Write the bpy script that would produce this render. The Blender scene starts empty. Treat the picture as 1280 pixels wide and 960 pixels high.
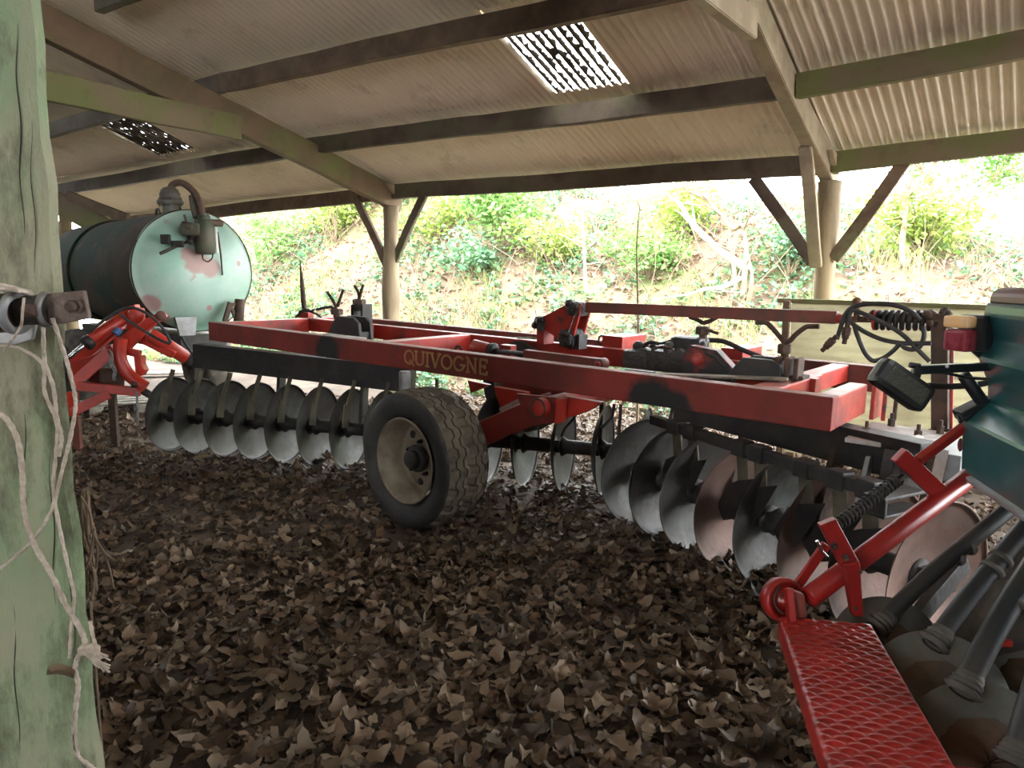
import bpy, bmesh, math, random
import numpy as np
from mathutils import Vector, Matrix, Quaternion

R = math.radians
rng = random.Random(7)
C = bpy.context.scene.collection
V = Vector

# ------------------------------------------------------------------ camera
CAM = V((0, 0, 1.5)); F = 960.0; PITCH = math.atan(130 / 960)
cam = bpy.data.cameras.new('camera'); cam.sensor_width = 36; cam.lens = 36 * F / 1280
cam.clip_start = 0.05; cam.clip_end = 300
camo = bpy.data.objects.new('camera', cam); C.objects.link(camo)
camo.location = CAM; camo.rotation_euler = (math.pi / 2 - PITCH, 0, 0)
bpy.context.scene.camera = camo
FW = V((0, math.cos(PITCH), -math.sin(PITCH))); UP = V((0, math.sin(PITCH), math.cos(PITCH)))

def ray(px, py):                       # direction from the camera, measured off the photograph
    return V(((px - 640) / F, 0, 0)) + FW - UP * ((py - 480) / F)
def at(px, py, Y):                     # the point Y metres in front of the camera
    d = ray(px, py); return CAM + d * (Y / d.y)
def onz(px, py, z):
    d = ray(px, py); return CAM + d * ((z - CAM.z) / d.z)
def onp(px, py, p, n):                 # on the plane through p with normal n
    d = ray(px, py); n = V(n); return CAM + d * ((V(p) - CAM).dot(n) / d.dot(n))

# ------------------------------------------------------------------ materials
def sock(n, *names):
    for k in names:
        if k in n.inputs: return n.inputs[k]
def mat(name, c1, c2=None, scale=6, rough=.7, metal=0, bump=0, bscale=None, lo=.4, hi=.6, c3=None, s3=2.0, lo3=.55, hi3=.65,
        dust=None, dust_amt=.6, stretch=(1, 1, 1), spec=.5, trans=0, island=None, rvar=0, coat=0):
    m = bpy.data.materials.new(name); m.use_nodes = True
    nt = m.node_tree; N = nt.nodes; L = nt.links
    b = N['Principled BSDF']
    b.inputs['Roughness'].default_value = rough; b.inputs['Metallic'].default_value = metal
    b.inputs['Specular IOR Level'].default_value = spec
    if coat: b.inputs['Coat Weight'].default_value = coat
    def col(c): return (c[0], c[1], c[2], 1)
    tc = N.new('ShaderNodeTexCoord'); mp = N.new('ShaderNodeMapping'); mp.inputs['Scale'].default_value = stretch
    L.new(tc.outputs['Object'], mp.inputs['Vector'])
    def noise(s, det=6, ro=.6):
        n = N.new('ShaderNodeTexNoise'); n.inputs['Scale'].default_value = s; n.inputs['Detail'].default_value = det
        n.inputs['Roughness'].default_value = ro; L.new(mp.outputs['Vector'], n.inputs['Vector']); return n
    def mapr(sk, a, bb):
        r = N.new('ShaderNodeMapRange'); r.inputs['From Min'].default_value = a; r.inputs['From Max'].default_value = bb
        L.new(sk, r.inputs['Value']); return r.outputs['Result']
    def mix(f, A, Bc):
        x = N.new('ShaderNodeMix'); x.data_type = 'RGBA'
        if isinstance(f, float): x.inputs[0].default_value = f
        else: L.new(f, x.inputs[0])
        for i, s in ((6, A), (7, Bc)):
            if isinstance(s, (tuple, list)): x.inputs[i].default_value = col(s)
            else: L.new(s, x.inputs[i])
        return x.outputs[2]
    cur = tuple(c1)
    if island:                         # every leaf, chip or blade its own colour
        g = N.new('ShaderNodeNewGeometry'); rp = N.new('ShaderNodeValToRGB')
        rp.color_ramp.interpolation = 'LINEAR'
        els = rp.color_ramp.elements
        for i, c in enumerate(island):
            p = i / (len(island) - 1)
            if i == 0: els[0].position = 0; els[0].color = col(c)
            elif i == len(island) - 1: els[-1].position = 1; els[-1].color = col(c)
            else: e = els.new(p); e.color = col(c)
        L.new(g.outputs['Random Per Island'], rp.inputs['Fac']); cur = rp.outputs['Color']
    if c2 is not None:
        n = noise(scale); cur = mix(mapr(n.outputs['Fac'], lo, hi), cur, tuple(c2))
    if c3 is not None:
        n = noise(s3, 8, .7); cur = mix(mapr(n.outputs['Fac'], lo3, hi3), cur, tuple(c3))
    if dust is not None:               # dust lying on upward faces
        g = N.new('ShaderNodeNewGeometry'); sp = N.new('ShaderNodeSeparateXYZ'); L.new(g.outputs['Normal'], sp.inputs[0])
        k = mapr(sp.outputs['Z'], .55, .95); n = noise(9, 8, .7); k2 = mapr(n.outputs['Fac'], .25, .6)
        mu = N.new('ShaderNodeMath'); mu.operation = 'MULTIPLY'; L.new(k, mu.inputs[0]); L.new(k2, mu.inputs[1])
        m2 = N.new('ShaderNodeMath'); m2.operation = 'MULTIPLY'; L.new(mu.outputs[0], m2.inputs[0]); m2.inputs[1].default_value = dust_amt
        cur = mix(m2.outputs[0], cur, tuple(dust))
    if isinstance(cur, tuple): b.inputs['Base Color'].default_value = col(cur)
    else: L.new(cur, b.inputs['Base Color'])
    if rvar:
        n = noise(14); r = N.new('ShaderNodeMapRange'); r.inputs['To Min'].default_value = rough - rvar; r.inputs['To Max'].default_value = min(1, rough + rvar)
        L.new(n.outputs['Fac'], r.inputs['Value']); L.new(r.outputs['Result'], b.inputs['Roughness'])
    if bump:
        n = noise(bscale or scale * 3, 8, .65); bp = N.new('ShaderNodeBump'); bp.inputs['Strength'].default_value = min(1, bump); bp.inputs['Distance'].default_value = .01 if bump <= 1 else .01 * bump
        L.new(n.outputs['Fac'], bp.inputs['Height']); L.new(bp.outputs['Normal'], b.inputs['Normal'])
    if trans:
        t = N.new('ShaderNodeBsdfTranslucent'); ms = N.new('ShaderNodeMixShader'); ms.inputs[0].default_value = trans
        if isinstance(cur, tuple): t.inputs['Color'].default_value = col(cur)
        else: L.new(cur, t.inputs['Color'])
        L.new(b.outputs[0], ms.inputs[1]); L.new(t.outputs[0], ms.inputs[2]); L.new(ms.outputs[0], N['Material Output'].inputs['Surface'])
    return m

# ------------------------------------------------------------------ mesh builder
def frame(d, up=V((0, 0, 1))):
    d = V(d).normalized(); up = V(up)
    if abs(d.dot(up.normalized())) > .995: up = V((0, 1, 0)) if abs(d.y) < .9 else V((1, 0, 0))
    s = d.cross(up).normalized(); u = s.cross(d).normalized()
    return d, s, u                     # along, side, up

class MB:
    def __init__(self): self.v = []; self.f = []; self.sm = []
    def add(self, vs, fs, smooth=False):
        o = len(self.v); self.v.extend(tuple(x) for x in vs)
        for f in fs: self.f.append(tuple(i + o for i in f)); self.sm.append(smooth)
        return self
    def _bm(self, bm, smooth=False, M=None):
        if M is not None: bm.transform(M)
        bm.verts.index_update()
        self.add([v.co.copy() for v in bm.verts], [[v.index for v in f.verts] for f in bm.faces], smooth); bm.free(); return self
    def box(self, c, size, ax=None, bev=.004):      # ax: 3 axis vectors
        bm = bmesh.new(); bmesh.ops.create_cube(bm, size=1); bm.transform(Matrix.Diagonal((*size, 1)))
        bev = min(bev, .3 * min(size))
        if bev > 0: bmesh.ops.bevel(bm, geom=bm.edges[:], offset=bev, segments=2, affect='EDGES', profile=.6)
        M = Matrix.Identity(4)
        if ax:
            for j in range(3):
                for i in range(3): M[i][j] = ax[j][i]
        M = Matrix.Translation(V(c)) @ M
        return self._bm(bm, False, M)
    def bar(self, p0, p1, w, h, up=V((0, 0, 1)), bev=.004, off=(0, 0)):
        p0, p1 = V(p0), V(p1); d, s, u = frame(p1 - p0, up)
        c = (p0 + p1) / 2 + s * off[0] + u * off[1]
        return self.box(c, ((p1 - p0).length, w, h), (d, s, u), bev)
    def channel(self, p0, p1, w, h, t, up=V((0, 0, 1))):
        p0, p1 = V(p0), V(p1); d, s, u = frame(p1 - p0, up); n = (p1 - p0).length; c = (p0 + p1) / 2
        self.box(c + u * (h - t) / 2, (n, w, t), (d, s, u), .002); self.box(c - u * (h - t) / 2, (n, w, t), (d, s, u), .002)
        self.box(c + s * (w - t) / 2, (n, t, h - 2 * t), (d, s, u), 0); return self
    def tube(self, pts, r, seg=10, cap=True, smooth=True, closed=False):
        pts = [V(p) for p in pts]; n = len(pts)
        rs = [r] * n if not isinstance(r, (list, tuple)) else r
        T = []
        for i in range(n):
            a = pts[max(0, i - 1)] if not closed else pts[(i - 1) % n]; b = pts[min(n - 1, i + 1)] if not closed else pts[(i + 1) % n]
            t = b - a; T.append(t.normalized() if t.length > 1e-9 else V((0, 0, 1)))
        _, s, u = frame(T[0]); vs, fs = [], []
        for i in range(n):
            if i:
                q = T[i - 1].rotation_difference(T[i]); s = q @ s; u = q @ u
            for k in range(seg):
                a = 2 * math.pi * k / seg; vs.append(pts[i] + (s * math.cos(a) + u * math.sin(a)) * rs[i])
        for i in range(n - 1 if not closed else n):
            j = (i + 1) % n
            for k in range(seg):
                k2 = (k + 1) % seg; fs.append((i * seg + k, i * seg + k2, j * seg + k2, j * seg + k))
        self.add(vs, fs, smooth)
        if cap and not closed:
            self.add([vs[k] for k in range(seg)], [tuple(range(seg))[::-1]]); self.add([vs[(n - 1) * seg + k] for k in range(seg)], [tuple(range(seg))])
        return self
    def lathe(self, prof, o, d, seg=32, smooth=True, a0=0, a1=2 * math.pi, up=V((0, 0, 1))):   # prof: (radius, along)
        d, s, u = frame(d, up); o = V(o); full = abs(a1 - a0 - 2 * math.pi) < 1e-6; n = seg if full else seg + 1
        vs, fs = [], []
        for r, h in prof:
            for k in range(n):
                a = a0 + (a1 - a0) * k / seg; vs.append(o + d * h + (s * math.cos(a) + u * math.sin(a)) * r)
        for i in range(len(prof) - 1):
            for k in range(seg):
                k2 = (k + 1) % n; fs.append((i * n + k, (i + 1) * n + k, (i + 1) * n + k2, i * n + k2))
        return self.add(vs, fs, smooth)
    def cyl(self, p0, p1, r, seg=16, r1=None, bev=.15):
        p0, p1 = V(p0), V(p1); n = (p1 - p0).length; r1 = r if r1 is None else r1; b = min(bev * r, .3 * n)
        return self.lathe([(0, 0), (r - b, 0), (r, b), (r1, n - b), (r1 - b, n), (0, n)], p0, p1 - p0, seg, False if seg < 9 else True)
    def prism(self, poly, o, ax, th, bev=.002):     # poly in (a, b) along ax[0], ax[1]; thickness th centred along ax[2]
        o = V(o); n = len(poly); a, b, c = [V(x) for x in ax]
        bm = bmesh.new()
        lo = [bm.verts.new(o + a * p[0] + b * p[1] - c * th / 2) for p in poly]; hi = [bm.verts.new(o + a * p[0] + b * p[1] + c * th / 2) for p in poly]
        bm.faces.new(lo[::-1]); bm.faces.new(hi)
        for i in range(n): bm.faces.new((lo[i], lo[(i + 1) % n], hi[(i + 1) % n], hi[i]))
        bmesh.ops.recalc_face_normals(bm, faces=bm.faces[:])
        if bev: bmesh.ops.bevel(bm, geom=bm.edges[:], offset=min(bev, th * .3), segments=1, affect='EDGES')
        return self._bm(bm)
    def ball(self, c, r, seg=16, sc=(1, 1, 1), ax=None):
        bm = bmesh.new(); bmesh.ops.create_uvsphere(bm, u_segments=seg, v_segments=max(6, seg // 2), radius=r); bm.transform(Matrix.Diagonal((*sc, 1)))
        M = Matrix.Identity(4)
        if ax:
            for j in range(3):
                for i in range(3): M[i][j] = ax[j][i]
        return self._bm(bm, True, Matrix.Translation(V(c)) @ M)
    def nut(self, c, d, r, h): return self.lathe([(0, -h / 2), (r, -h / 2), (r, h / 2), (0, h / 2)], c, d, 6, False)
    def bolt(self, c, d, r=.016, h=.03):
        d = V(d).normalized(); self.nut(V(c) + d * h * .35, d, r, h * .7); return self.cyl(V(c), V(c) + d * h * 1.3, r * .5, 8)
    def spring(self, p0, p1, R_, r, turns, seg=8):
        p0, p1 = V(p0), V(p1); d, s, u = frame(p1 - p0); n = int(turns * 14); L = (p1 - p0).length
        pts = []
        for i in range(n + 1):
            a = 2 * math.pi * turns * i / n; pts.append(p0 + d * L * i / n + (s * math.cos(a) + u * math.sin(a)) * R_)
        return self.tube(pts, r, seg)
    def jitter(self, amt, seed=1):
        g = random.Random(seed); self.v = [tuple(c + g.uniform(-amt, amt) for c in p) for p in self.v]; return self
    def build(self, name, m, parent=None, label=None, origin=None):
        me = bpy.data.meshes.new(name)
        wo = V(parent['_o']) if parent is not None else (V(origin) if origin is not None else V((0, 0, 0)))
        me.from_pydata([(x - wo.x, y - wo.y, z - wo.z) for x, y, z in self.v], [], self.f)
        me.polygons.foreach_set('use_smooth', self.sm); me.update()
        if isinstance(m, (list, tuple)):
            for k in m: me.materials.append(k)
        else: me.materials.append(m)
        o = bpy.data.objects.new(name, me); C.objects.link(o)
        if parent is not None: o.parent = parent
        else: o.location = wo
        o['_o'] = tuple(wo)
        if label: o['label'] = label
        return o

def thing(name, label, cat, loc, group=None):
    o = bpy.data.objects.new(name, None); C.objects.link(o); o.location = loc; o['_o'] = tuple(V(loc)); o.empty_display_size = .1
    o['label'] = label; o['category'] = cat
    if group: o['group'] = group
    return o
def tag(o, label, cat, group=None, kind=None):
    if label: o['label'] = label
    if cat: o['category'] = cat
    if group: o['group'] = group
    if kind: o['kind'] = kind
    return o
def smooth_pts(pts, k=8):              # Catmull-Rom through the given points
    P = [V(p) for p in pts]; P = [P[0] * 2 - P[1]] + P + [P[-1] * 2 - P[-2]]; out = []
    for i in range(1, len(P) - 2):
        a, b, c, d = P[i - 1], P[i], P[i + 1], P[i + 2]
        for j in range(k):
            t = j / k; out.append(.5 * ((2 * b) + (c - a) * t + (2 * a - 5 * b + 4 * c - d) * t * t + (3 * b - a - 3 * c + d) * t ** 3))
    out.append(P[-2]); return out
def lerp(a, b, t): return V(a) + (V(b) - V(a)) * t
# ------------------------------------------------------------------ light and sky
sc = bpy.context.scene
sc.view_settings.view_transform = 'Standard'; sc.view_settings.look = 'None'; sc.view_settings.gamma = 1
sc.view_settings.exposure = 0.0; sc.view_settings.use_curve_mapping = False
w = bpy.data.worlds.new('sky'); sc.world = w; w.use_nodes = True
bg = w.node_tree.nodes['Background']; bg.inputs['Color'].default_value = (.93, .97, 1, 1); bg.inputs['Strength'].default_value = 21.0
sc.cycles.max_bounces = 10; sc.cycles.diffuse_bounces = 6; sc.cycles.transparent_max_bounces = 12
sc.cycles.sample_clamp_indirect = 12
sun = bpy.data.lights.new('sun_through_haze', 'SUN'); sun.energy = 9.0; sun.angle = R(50); sun.color = (1, .93, .82)
suno = bpy.data.objects.new('sun_through_haze', sun); C.objects.link(suno); suno.rotation_euler = (R(42), 0, R(-60)); suno.location = (0, 0, 12)

# ------------------------------------------------------------------ frame of the shed
DL = ray(-729, 313).normalized()                                 # along the eave, away to the left
NO = V((.578, .816, 0))                                          # level, outwards under the eave
SL = V((-.578, -.816, .363)).normalized()                        # up the roof slope, inwards
AL = V((-.816, .578, 0))
E2 = at(1030, 218, 6.75)
def on_eave(px, py): return onp(px, py, E2, NO)
E1 = on_eave(488, 249)
E0 = E1 + (on_eave(262, 273) - E1) * 2.0
E3 = E2 + (on_eave(1280, 189) - E2) * 5.0
E = [E0, E1, E2, E3]
def slope_t(px, py, drop=0.0):                                   # how far up the slope a point of the middle bay is
    n = SL.cross(DL).normalized()
    p = onp(px, py, E2 + V((0, 0, drop)), n); q = p - E2
    return -q.dot(NO) / math.hypot(SL.x, SL.y)
TB = slope_t(660, 160); TA = slope_t(600, 49); TR = 10.6
EAVE_H = .17
ROOF = V((0, 0, EAVE_H + .04))

# ------------------------------------------------------------------ timber
green_wood = mat('green_algae_timber', (.17, .125, .07), (.135, .14, .045), 2.2, .85, bump=.5, bscale=18, lo=.40, hi=.58, c3=(.13, .085, .055), s3=5, lo3=.56, hi3=.72)
brown_wood = mat('brown_timber', (.165, .105, .062), (.10, .062, .038), 5, .85, bump=.5, bscale=22, c3=(.15, .15, .07), s3=2, lo3=.58, hi3=.75)
dark_wood = mat('dark_timber', (.075, .052, .038), (.13, .10, .07), 3, .85, bump=.5, bscale=20, c3=(.11, .12, .055), s3=1.3, lo3=.54, hi3=.7)
pale_wood = mat('pale_timber', (.34, .27, .175), (.24, .18, .115), 5, .85, bump=.4, bscale=24, c3=(.27, .28, .15), s3=1.5, lo3=.52, hi3=.7)
trunk_wood = mat('debarked_trunk', (.31, .235, .14), (.15, .11, .065), 5, .85, bump=.8, bscale=12, stretch=(1, 1, .18), c3=(.25, .27, .13), s3=2, lo3=.55, hi3=.7)
rafter_wood = mat('brown_mossy_rafter', (.17, .105, .062), (.12, .085, .045), 3, .85, bump=.5, bscale=20, c3=(.135, .14, .045), s3=1.1, lo3=.50, hi3=.62)
post_wood = mat('painted_green_post', (.27, .26, .17), (.195, .26, .145), 2.6, .85, bump=.9, bscale=30, stretch=(1, 1, .4), lo=.44, hi=.54, c3=(.085, .075, .045), s3=5, lo3=.49, hi3=.62)

def timber(name, p0, p1, w_, h_, m, label, cat, up=V((0, 0, 1)), bev=.006, group=None, cuts=10):
    p0, p1 = V(p0), V(p1); d, s, u = frame(p1 - p0, up); n = (p1 - p0).length
    bm = bmesh.new(); bmesh.ops.create_cube(bm, size=1)
    bm.transform(Matrix.Diagonal((n, w_, h_, 1)))
    bmesh.ops.bevel(bm, geom=bm.edges[:], offset=bev, segments=2, affect='EDGES')
    long_e = [e for e in bm.edges if abs(e.verts[0].co.x - e.verts[1].co.x) > n * .8]
    bmesh.ops.subdivide_edges(bm, edges=long_e, cuts=cuts, use_grid_fill=True)
    g = random.Random(name + label); ph = [g.uniform(0, 6) for _ in range(6)]
    for v in bm.verts:                                            # old sawn timber: a little crooked
        x = v.co.x
        v.co.y += .006 * math.sin(x * 2.3 + ph[0]) + .003 * math.sin(x * 7 + ph[1])
        v.co.z += .006 * math.sin(x * 1.9 + ph[2]) + .003 * math.sin(x * 6 + ph[3])
    c = (p0 + p1) / 2; M = Matrix.Identity(4)
    for j, a in enumerate((d, s, u)):
        for i in range(3): M[i][j] = a[i]
    M.translation = c
    mb = MB(); mb._bm(bm, False, M)
    o = mb.build(name, m, origin=c); return tag(o, label, cat, group, 'thing')

purlin_m = {(0, 0): brown_wood, (1, 0): dark_wood, (2, 0): green_wood, (0, 1): dark_wood, (1, 1): dark_wood, (2, 1): green_wood, (0, 2): dark_wood, (1, 2): brown_wood, (2, 2): brown_wood}
names_b = ['bay beyond the first trunk post, above the tank', 'middle bay between the two trunk posts', 'bay past the second trunk post']
row_n = ['beam at the eave over the open side', 'second beam up from the eave', 'third beam up from the eave', 'fourth beam up from the eave', 'fifth beam up from the eave']
short_bay = ['above the tank', 'between the two trunk posts', 'past the second trunk post']
rows = [0.0, TB, TA, TA + (TA - TB) * 1.0]
for b in range(3):
    for r, t in enumerate(rows):
        if r == 3 and b != 1: continue
        a, c = E[b] + SL * t, E[b + 1] + SL * t
        d = (c - a).normalized()
        h_ = EAVE_H; a2, c2 = a + d * (.0 if b == 1 else .058), c - d * (.058 if b == 1 else .004)
        if b == 0: a2 = a
        z = V((0, 0, h_ / 2))
        col = ['grey brown', 'dark brown', 'nearly black', 'dark'][r] if b < 2 else ['mossy grey', 'mossy green', 'brown', 'brown'][r]
        lab = f"{col} timber {row_n[r]}, {short_bay[b]}"
        timber('eave_beam' if r == 0 else 'purlin', a2 + z, c2 + z, .085, h_, purlin_m.get((b, r), dark_wood), lab, 'roof beam', cuts=14)

# rafters, ties, braces, posts
r1_top = onp(57, 32, E1, AL); r1_low = E1 + V((0, 0, .0))
r1d = (r1_top - r1_low).normalized()
timber('rafter', E1 + NO * .12 + V((0, 0, .0)) - V((0, 0, .0)) + r1d * -.05, r1_low + r1d * 8.5, .11, .27, rafter_wood, 'brown, part mossy sloping rafter running up from the first trunk post beside the tank', 'rafter', cuts=18)
timber('rafter', E2 + NO * .25 - SL * .02 + V((0, 0, .0)), E2 + SL * 8.5 + V((0, 0, .0)), .11, .22, pale_wood, 'pale sloping rafter running up from the second trunk post', 'rafter', cuts=18)
side1 = -AL * .095
tA = onp(300, 160, E1 + side1, AL); tB_ = onp(52, 103, E1 + side1, AL)
tB_ = V((tB_.x, tB_.y, tA.z + .05))
timber('tie_beam', tA, tA + (tB_ - tA) * 1.6, .07, .23, green_wood, 'moss green level tie beam crossing the rafter above the tank', 'tie beam', cuts=12)
side2 = -AL * .10
u0 = onp(938, 33, E2 + side2, AL)
timber('tie_beam', u0, u0 - NO * 3.2, .075, .17, pale_wood, 'pale level tie beam ending on the rafter of the second trunk post', 'tie beam', cuts=12)

def trunk(name, p0, p1, r0, r1, m, label, seed, seg=18, knots=3):
    g = random.Random(seed); p0, p1 = V(p0), V(p1); n = 22; pts = []; rs = []
    for i in range(n + 1):
        t = i / n; pts.append(lerp(p0, p1, t) + V((.012 * math.sin(3 * t + seed), .012 * math.cos(4 * t + seed), 0)))
        rs.append(r0 + (r1 - r0) * t + .006 * math.sin(9 * t + seed) + g.uniform(-.003, .003))
    mb = MB().tube(pts, rs, seg)
    mb.v = [(x + .006 * math.sin(z * 5 + 17 * x), y + .006 * math.cos(z * 6 + 13 * y), z) for x, y, z in mb.v]
    return tag(mb.build(name, m, origin=(p0.x, p0.y, 0)), label, 'post')
b1 = on_eave(488, 390); b1 = V((b1.x, b1.y, -.1)); t1 = on_eave(489, 257)
trunk('trunk_post', b1, t1, .105, .10, trunk_wood, 'debarked round trunk post under the eave, nearest the tank', 3)
b2 = on_eave(1029, 365); b2 = V((b2.x, b2.y, -.1)) + NO * .02; t2 = on_eave(1033, 226) + NO * .06
trunk('trunk_post', b2, t2, .098, .092, trunk_wood, 'debarked round trunk post rising behind the corrugated screen', 5)
def brace(a, b, m, label, w_=.05, h_=.105, off=0.0):
    pa = onp(*a, E2 + NO * off, NO); pb = onp(*b, E2 + NO * off, NO); pb = pb + (pb - pa).normalized() * .05; timber('brace', pa, pb, w_, h_, m, label, 'brace', up=NO.cross(pb - pa), cuts=6)
brace((484, 332), (447, 252), brown_wood, 'brown diagonal brace from first trunk post, on the tank side', off=-.05)
brace((493, 326), (528, 248), dark_wood, 'dark diagonal brace from first trunk post, on the side away from the tank', off=.0)
brace((1016, 328), (945, 228), dark_wood, 'dark diagonal brace from second trunk post, leaning towards the first post')
brace((1041, 324), (1126, 208), brown_wood, 'brown diagonal brace from second trunk post, on the side above the screen')
ka = E2 + SL * .55 + V((0, 0, -.02)) + AL * .03; kb = b2 + V((0, 0, 1.82)) - NO * .10
kb = onp(1021, 334, kb, NO)
timber('brace', ka, kb, .06, .10, pale_wood, 'pale upright knee brace between rafter and second trunk post', 'brace', up=AL, cuts=6)
for e_, lab in ((E1, 'small pale triangular cleat on the rafter end at the first trunk post'), (E2, 'small pale triangular cleat on the rafter end at the second trunk post')):
    o_ = e_ - AL * .085 + NO * .06
    tag(MB().prism([(0, .0), (0, .16), (-.26, .17), (-.05, .02)], o_, (NO, V((0, 0, 1)), AL), .045, .003).build('cleat', pale_wood, origin=o_), lab, 'cleat')
# the bay end seen over the tank
g0 = at(68, 252, 11.5); g1 = at(140, 290, 11.2)
timber('tie_beam', g0, g1 + (g1 - g0) * .15, .08, .30, green_wood, 'mossy end tie beam seen over the top of the tank', 'tie beam', cuts=6)
g2 = at(84, 244, 11.3); g3 = at(160, 275, 11.0)
timber('rafter', g2, g3, .08, .14, brown_wood, 'brown end rafter over the far end of the tank', 'rafter', cuts=6)
g4 = at(84, 300, 11.8); trunk('trunk_post', V((g4.x, g4.y, -.1)), V((g4.x, g4.y, 2.5)), .1, .09, trunk_wood, 'end post glimpsed above the tank between painted post and end tie', 9)

# ------------------------------------------------------------------ roof sheets
sheet_m = mat('fibre_cement_sheet', (.74, .64, .50), (.66, .57, .44), 1.2, .85, bump=.25, bscale=60, lo=.35, hi=.65, c3=(.48, .41, .31), s3=2.2, lo3=.56, hi3=.72)
PITCH_W = .076; AMP = .0155
def corr(mb, b, s0, s1, t0, t1, dz=0.0, step=6, amp=AMP, nt=3):
    a, c = E[b] + ROOF, E[b + 1] + ROOF; L = (c - a).length; d = (c - a) / L; n = SL.cross(d).normalized()
    if n.z < 0: n = -n
    k = max(2, int((s1 - s0) / PITCH_W * step)); vs, fs = [], []
    for i in range(k + 1):
        s = s0 + (s1 - s0) * i / k; h = amp * math.sin(2 * math.pi * s / PITCH_W) + dz
        for j in range(nt + 1):
            vs.append(a + d * s + SL * (t0 + (t1 - t0) * j / nt) + n * (h + .012))
    q = nt + 1
    for i in range(k):
        for j in range(nt): fs.append((i * q + j, (i + 1) * q + j, (i + 1) * q + j + 1, i * q + j + 1))
    mb.add(vs, fs, True)
W = PITCH_W * 11
def bay_s(b, px, py):                       # distance along the bay of a roof point seen at a pixel
    a, c = E[b] + ROOF, E[b + 1] + ROOF; d = (c - a).normalized(); n = SL.cross(d).normalized()
    p = onp(px, py, a, n) - a
    nn = (AL - SL * AL.dot(SL))
    M2 = Matrix(((d.dot(d), d.dot(SL)), (d.dot(SL), SL.dot(SL)))); rhs = V((p.dot(d), p.dot(SL))); x = M2.inverted() @ rhs
    return x[0], x[1]
sky1 = [bay_s(1, 623, 50), bay_s(1, 692, 122), bay_s(1, 790, 106), bay_s(1, 729, 29)]
sky0 = [bay_s(0, 119, 158), bay_s(0, 194, 195), bay_s(0, 246, 188), bay_s(0, 150, 146)]
print('SKY', sky1, sky0, 'TB', TB, 'TA', TA, 'E', E)
roof = MB()
def rect_of(q):
    return (min(q[0][0], q[1][0]), max(q[2][0], q[3][0]), (q[1][1] + q[2][1]) / 2, (q[0][1] + q[3][1]) / 2)
lights = {1: rect_of(sky1), 0: rect_of(sky0)}
for b in range(3):
    L = (E[b + 1] - E[b]).length
    rws = [(-.35, TB + .10), (TB - .05, TA + .16), (TA + .0, TA + 2.0), (TA + 1.9, TA + 3.9), (TA + 3.8, TR)]
    for r, (t0, t1) in enumerate(rws):
        if b in lights and r == 1:
            s0, s1, l0, l1 = lights[b]; s0 = round(s0 / PITCH_W) * PITCH_W; s1 = s0 + round((s1 - s0) / PITCH_W) * PITCH_W
            lights[b] = (s0, s1, l0, l1)
            segs = []; x = s0
            while x > .0005: segs.append((max(0, x - W), x)); x -= W
            x = s1
            while x < L - .01: segs.append((x, min(L, x + W))); x += W
            corr(roof, b, s0, s1, t0, l0, dz=.019)
            if l1 < t1: corr(roof, b, s0, s1, l1, t1, dz=.019)
        else:
            off = [.0, .3, .5, .2, .6][r]; segs = []; x = 0
            first = off * W
            if first > .02: segs.append((0, first)); x = first
            while x < L - .01: segs.append((x, min(L, x + W))); x += W
        for k, (x0, x1) in enumerate(segs):
            corr(roof, b, (x0 - .015 if b in lights and r == 1 and abs(x0 - lights[b][1]) < .01 else x0) if x0 > .01 else -.03, min(L + .03, x1 + (.015 if b in lights and r == 1 and abs(x1 - lights[b][0]) < .01 else .076)), t0, t1, dz=(.005 if k % 2 else 0) + .009 * (r % 2))
# the far slope over the camera's back
rid = [e + ROOF + SL * TR for e in E]; SL2 = V((-SL.x * -1, -SL.y * -1, 0))
for b in range(3):
    a, c = rid[b], rid[b + 1]; L = (c - a).length; d = (c - a) / L; dn = V((-.578, -.816, -.363)).normalized()
    k = int(L / PITCH_W * 4); vs, fs = [], []
    for i in range(k + 1):
        s = L * i / k
        for j in range(3): vs.append(a + d * s + dn * (j * 3.2) + V((0, 0, .02 + AMP * math.sin(2 * math.pi * s / PITCH_W))))
    for i in range(k):
        for j in range(2): fs.append((i * 3 + j, (i + 1) * 3 + j, (i + 1) * 3 + j + 1, i * 3 + j + 1))
    roof.add(vs, fs, True)
tag(roof.build('ceiling', sheet_m), 'beige corrugated roof sheets seen from below', 'roof', kind='structure')

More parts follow.
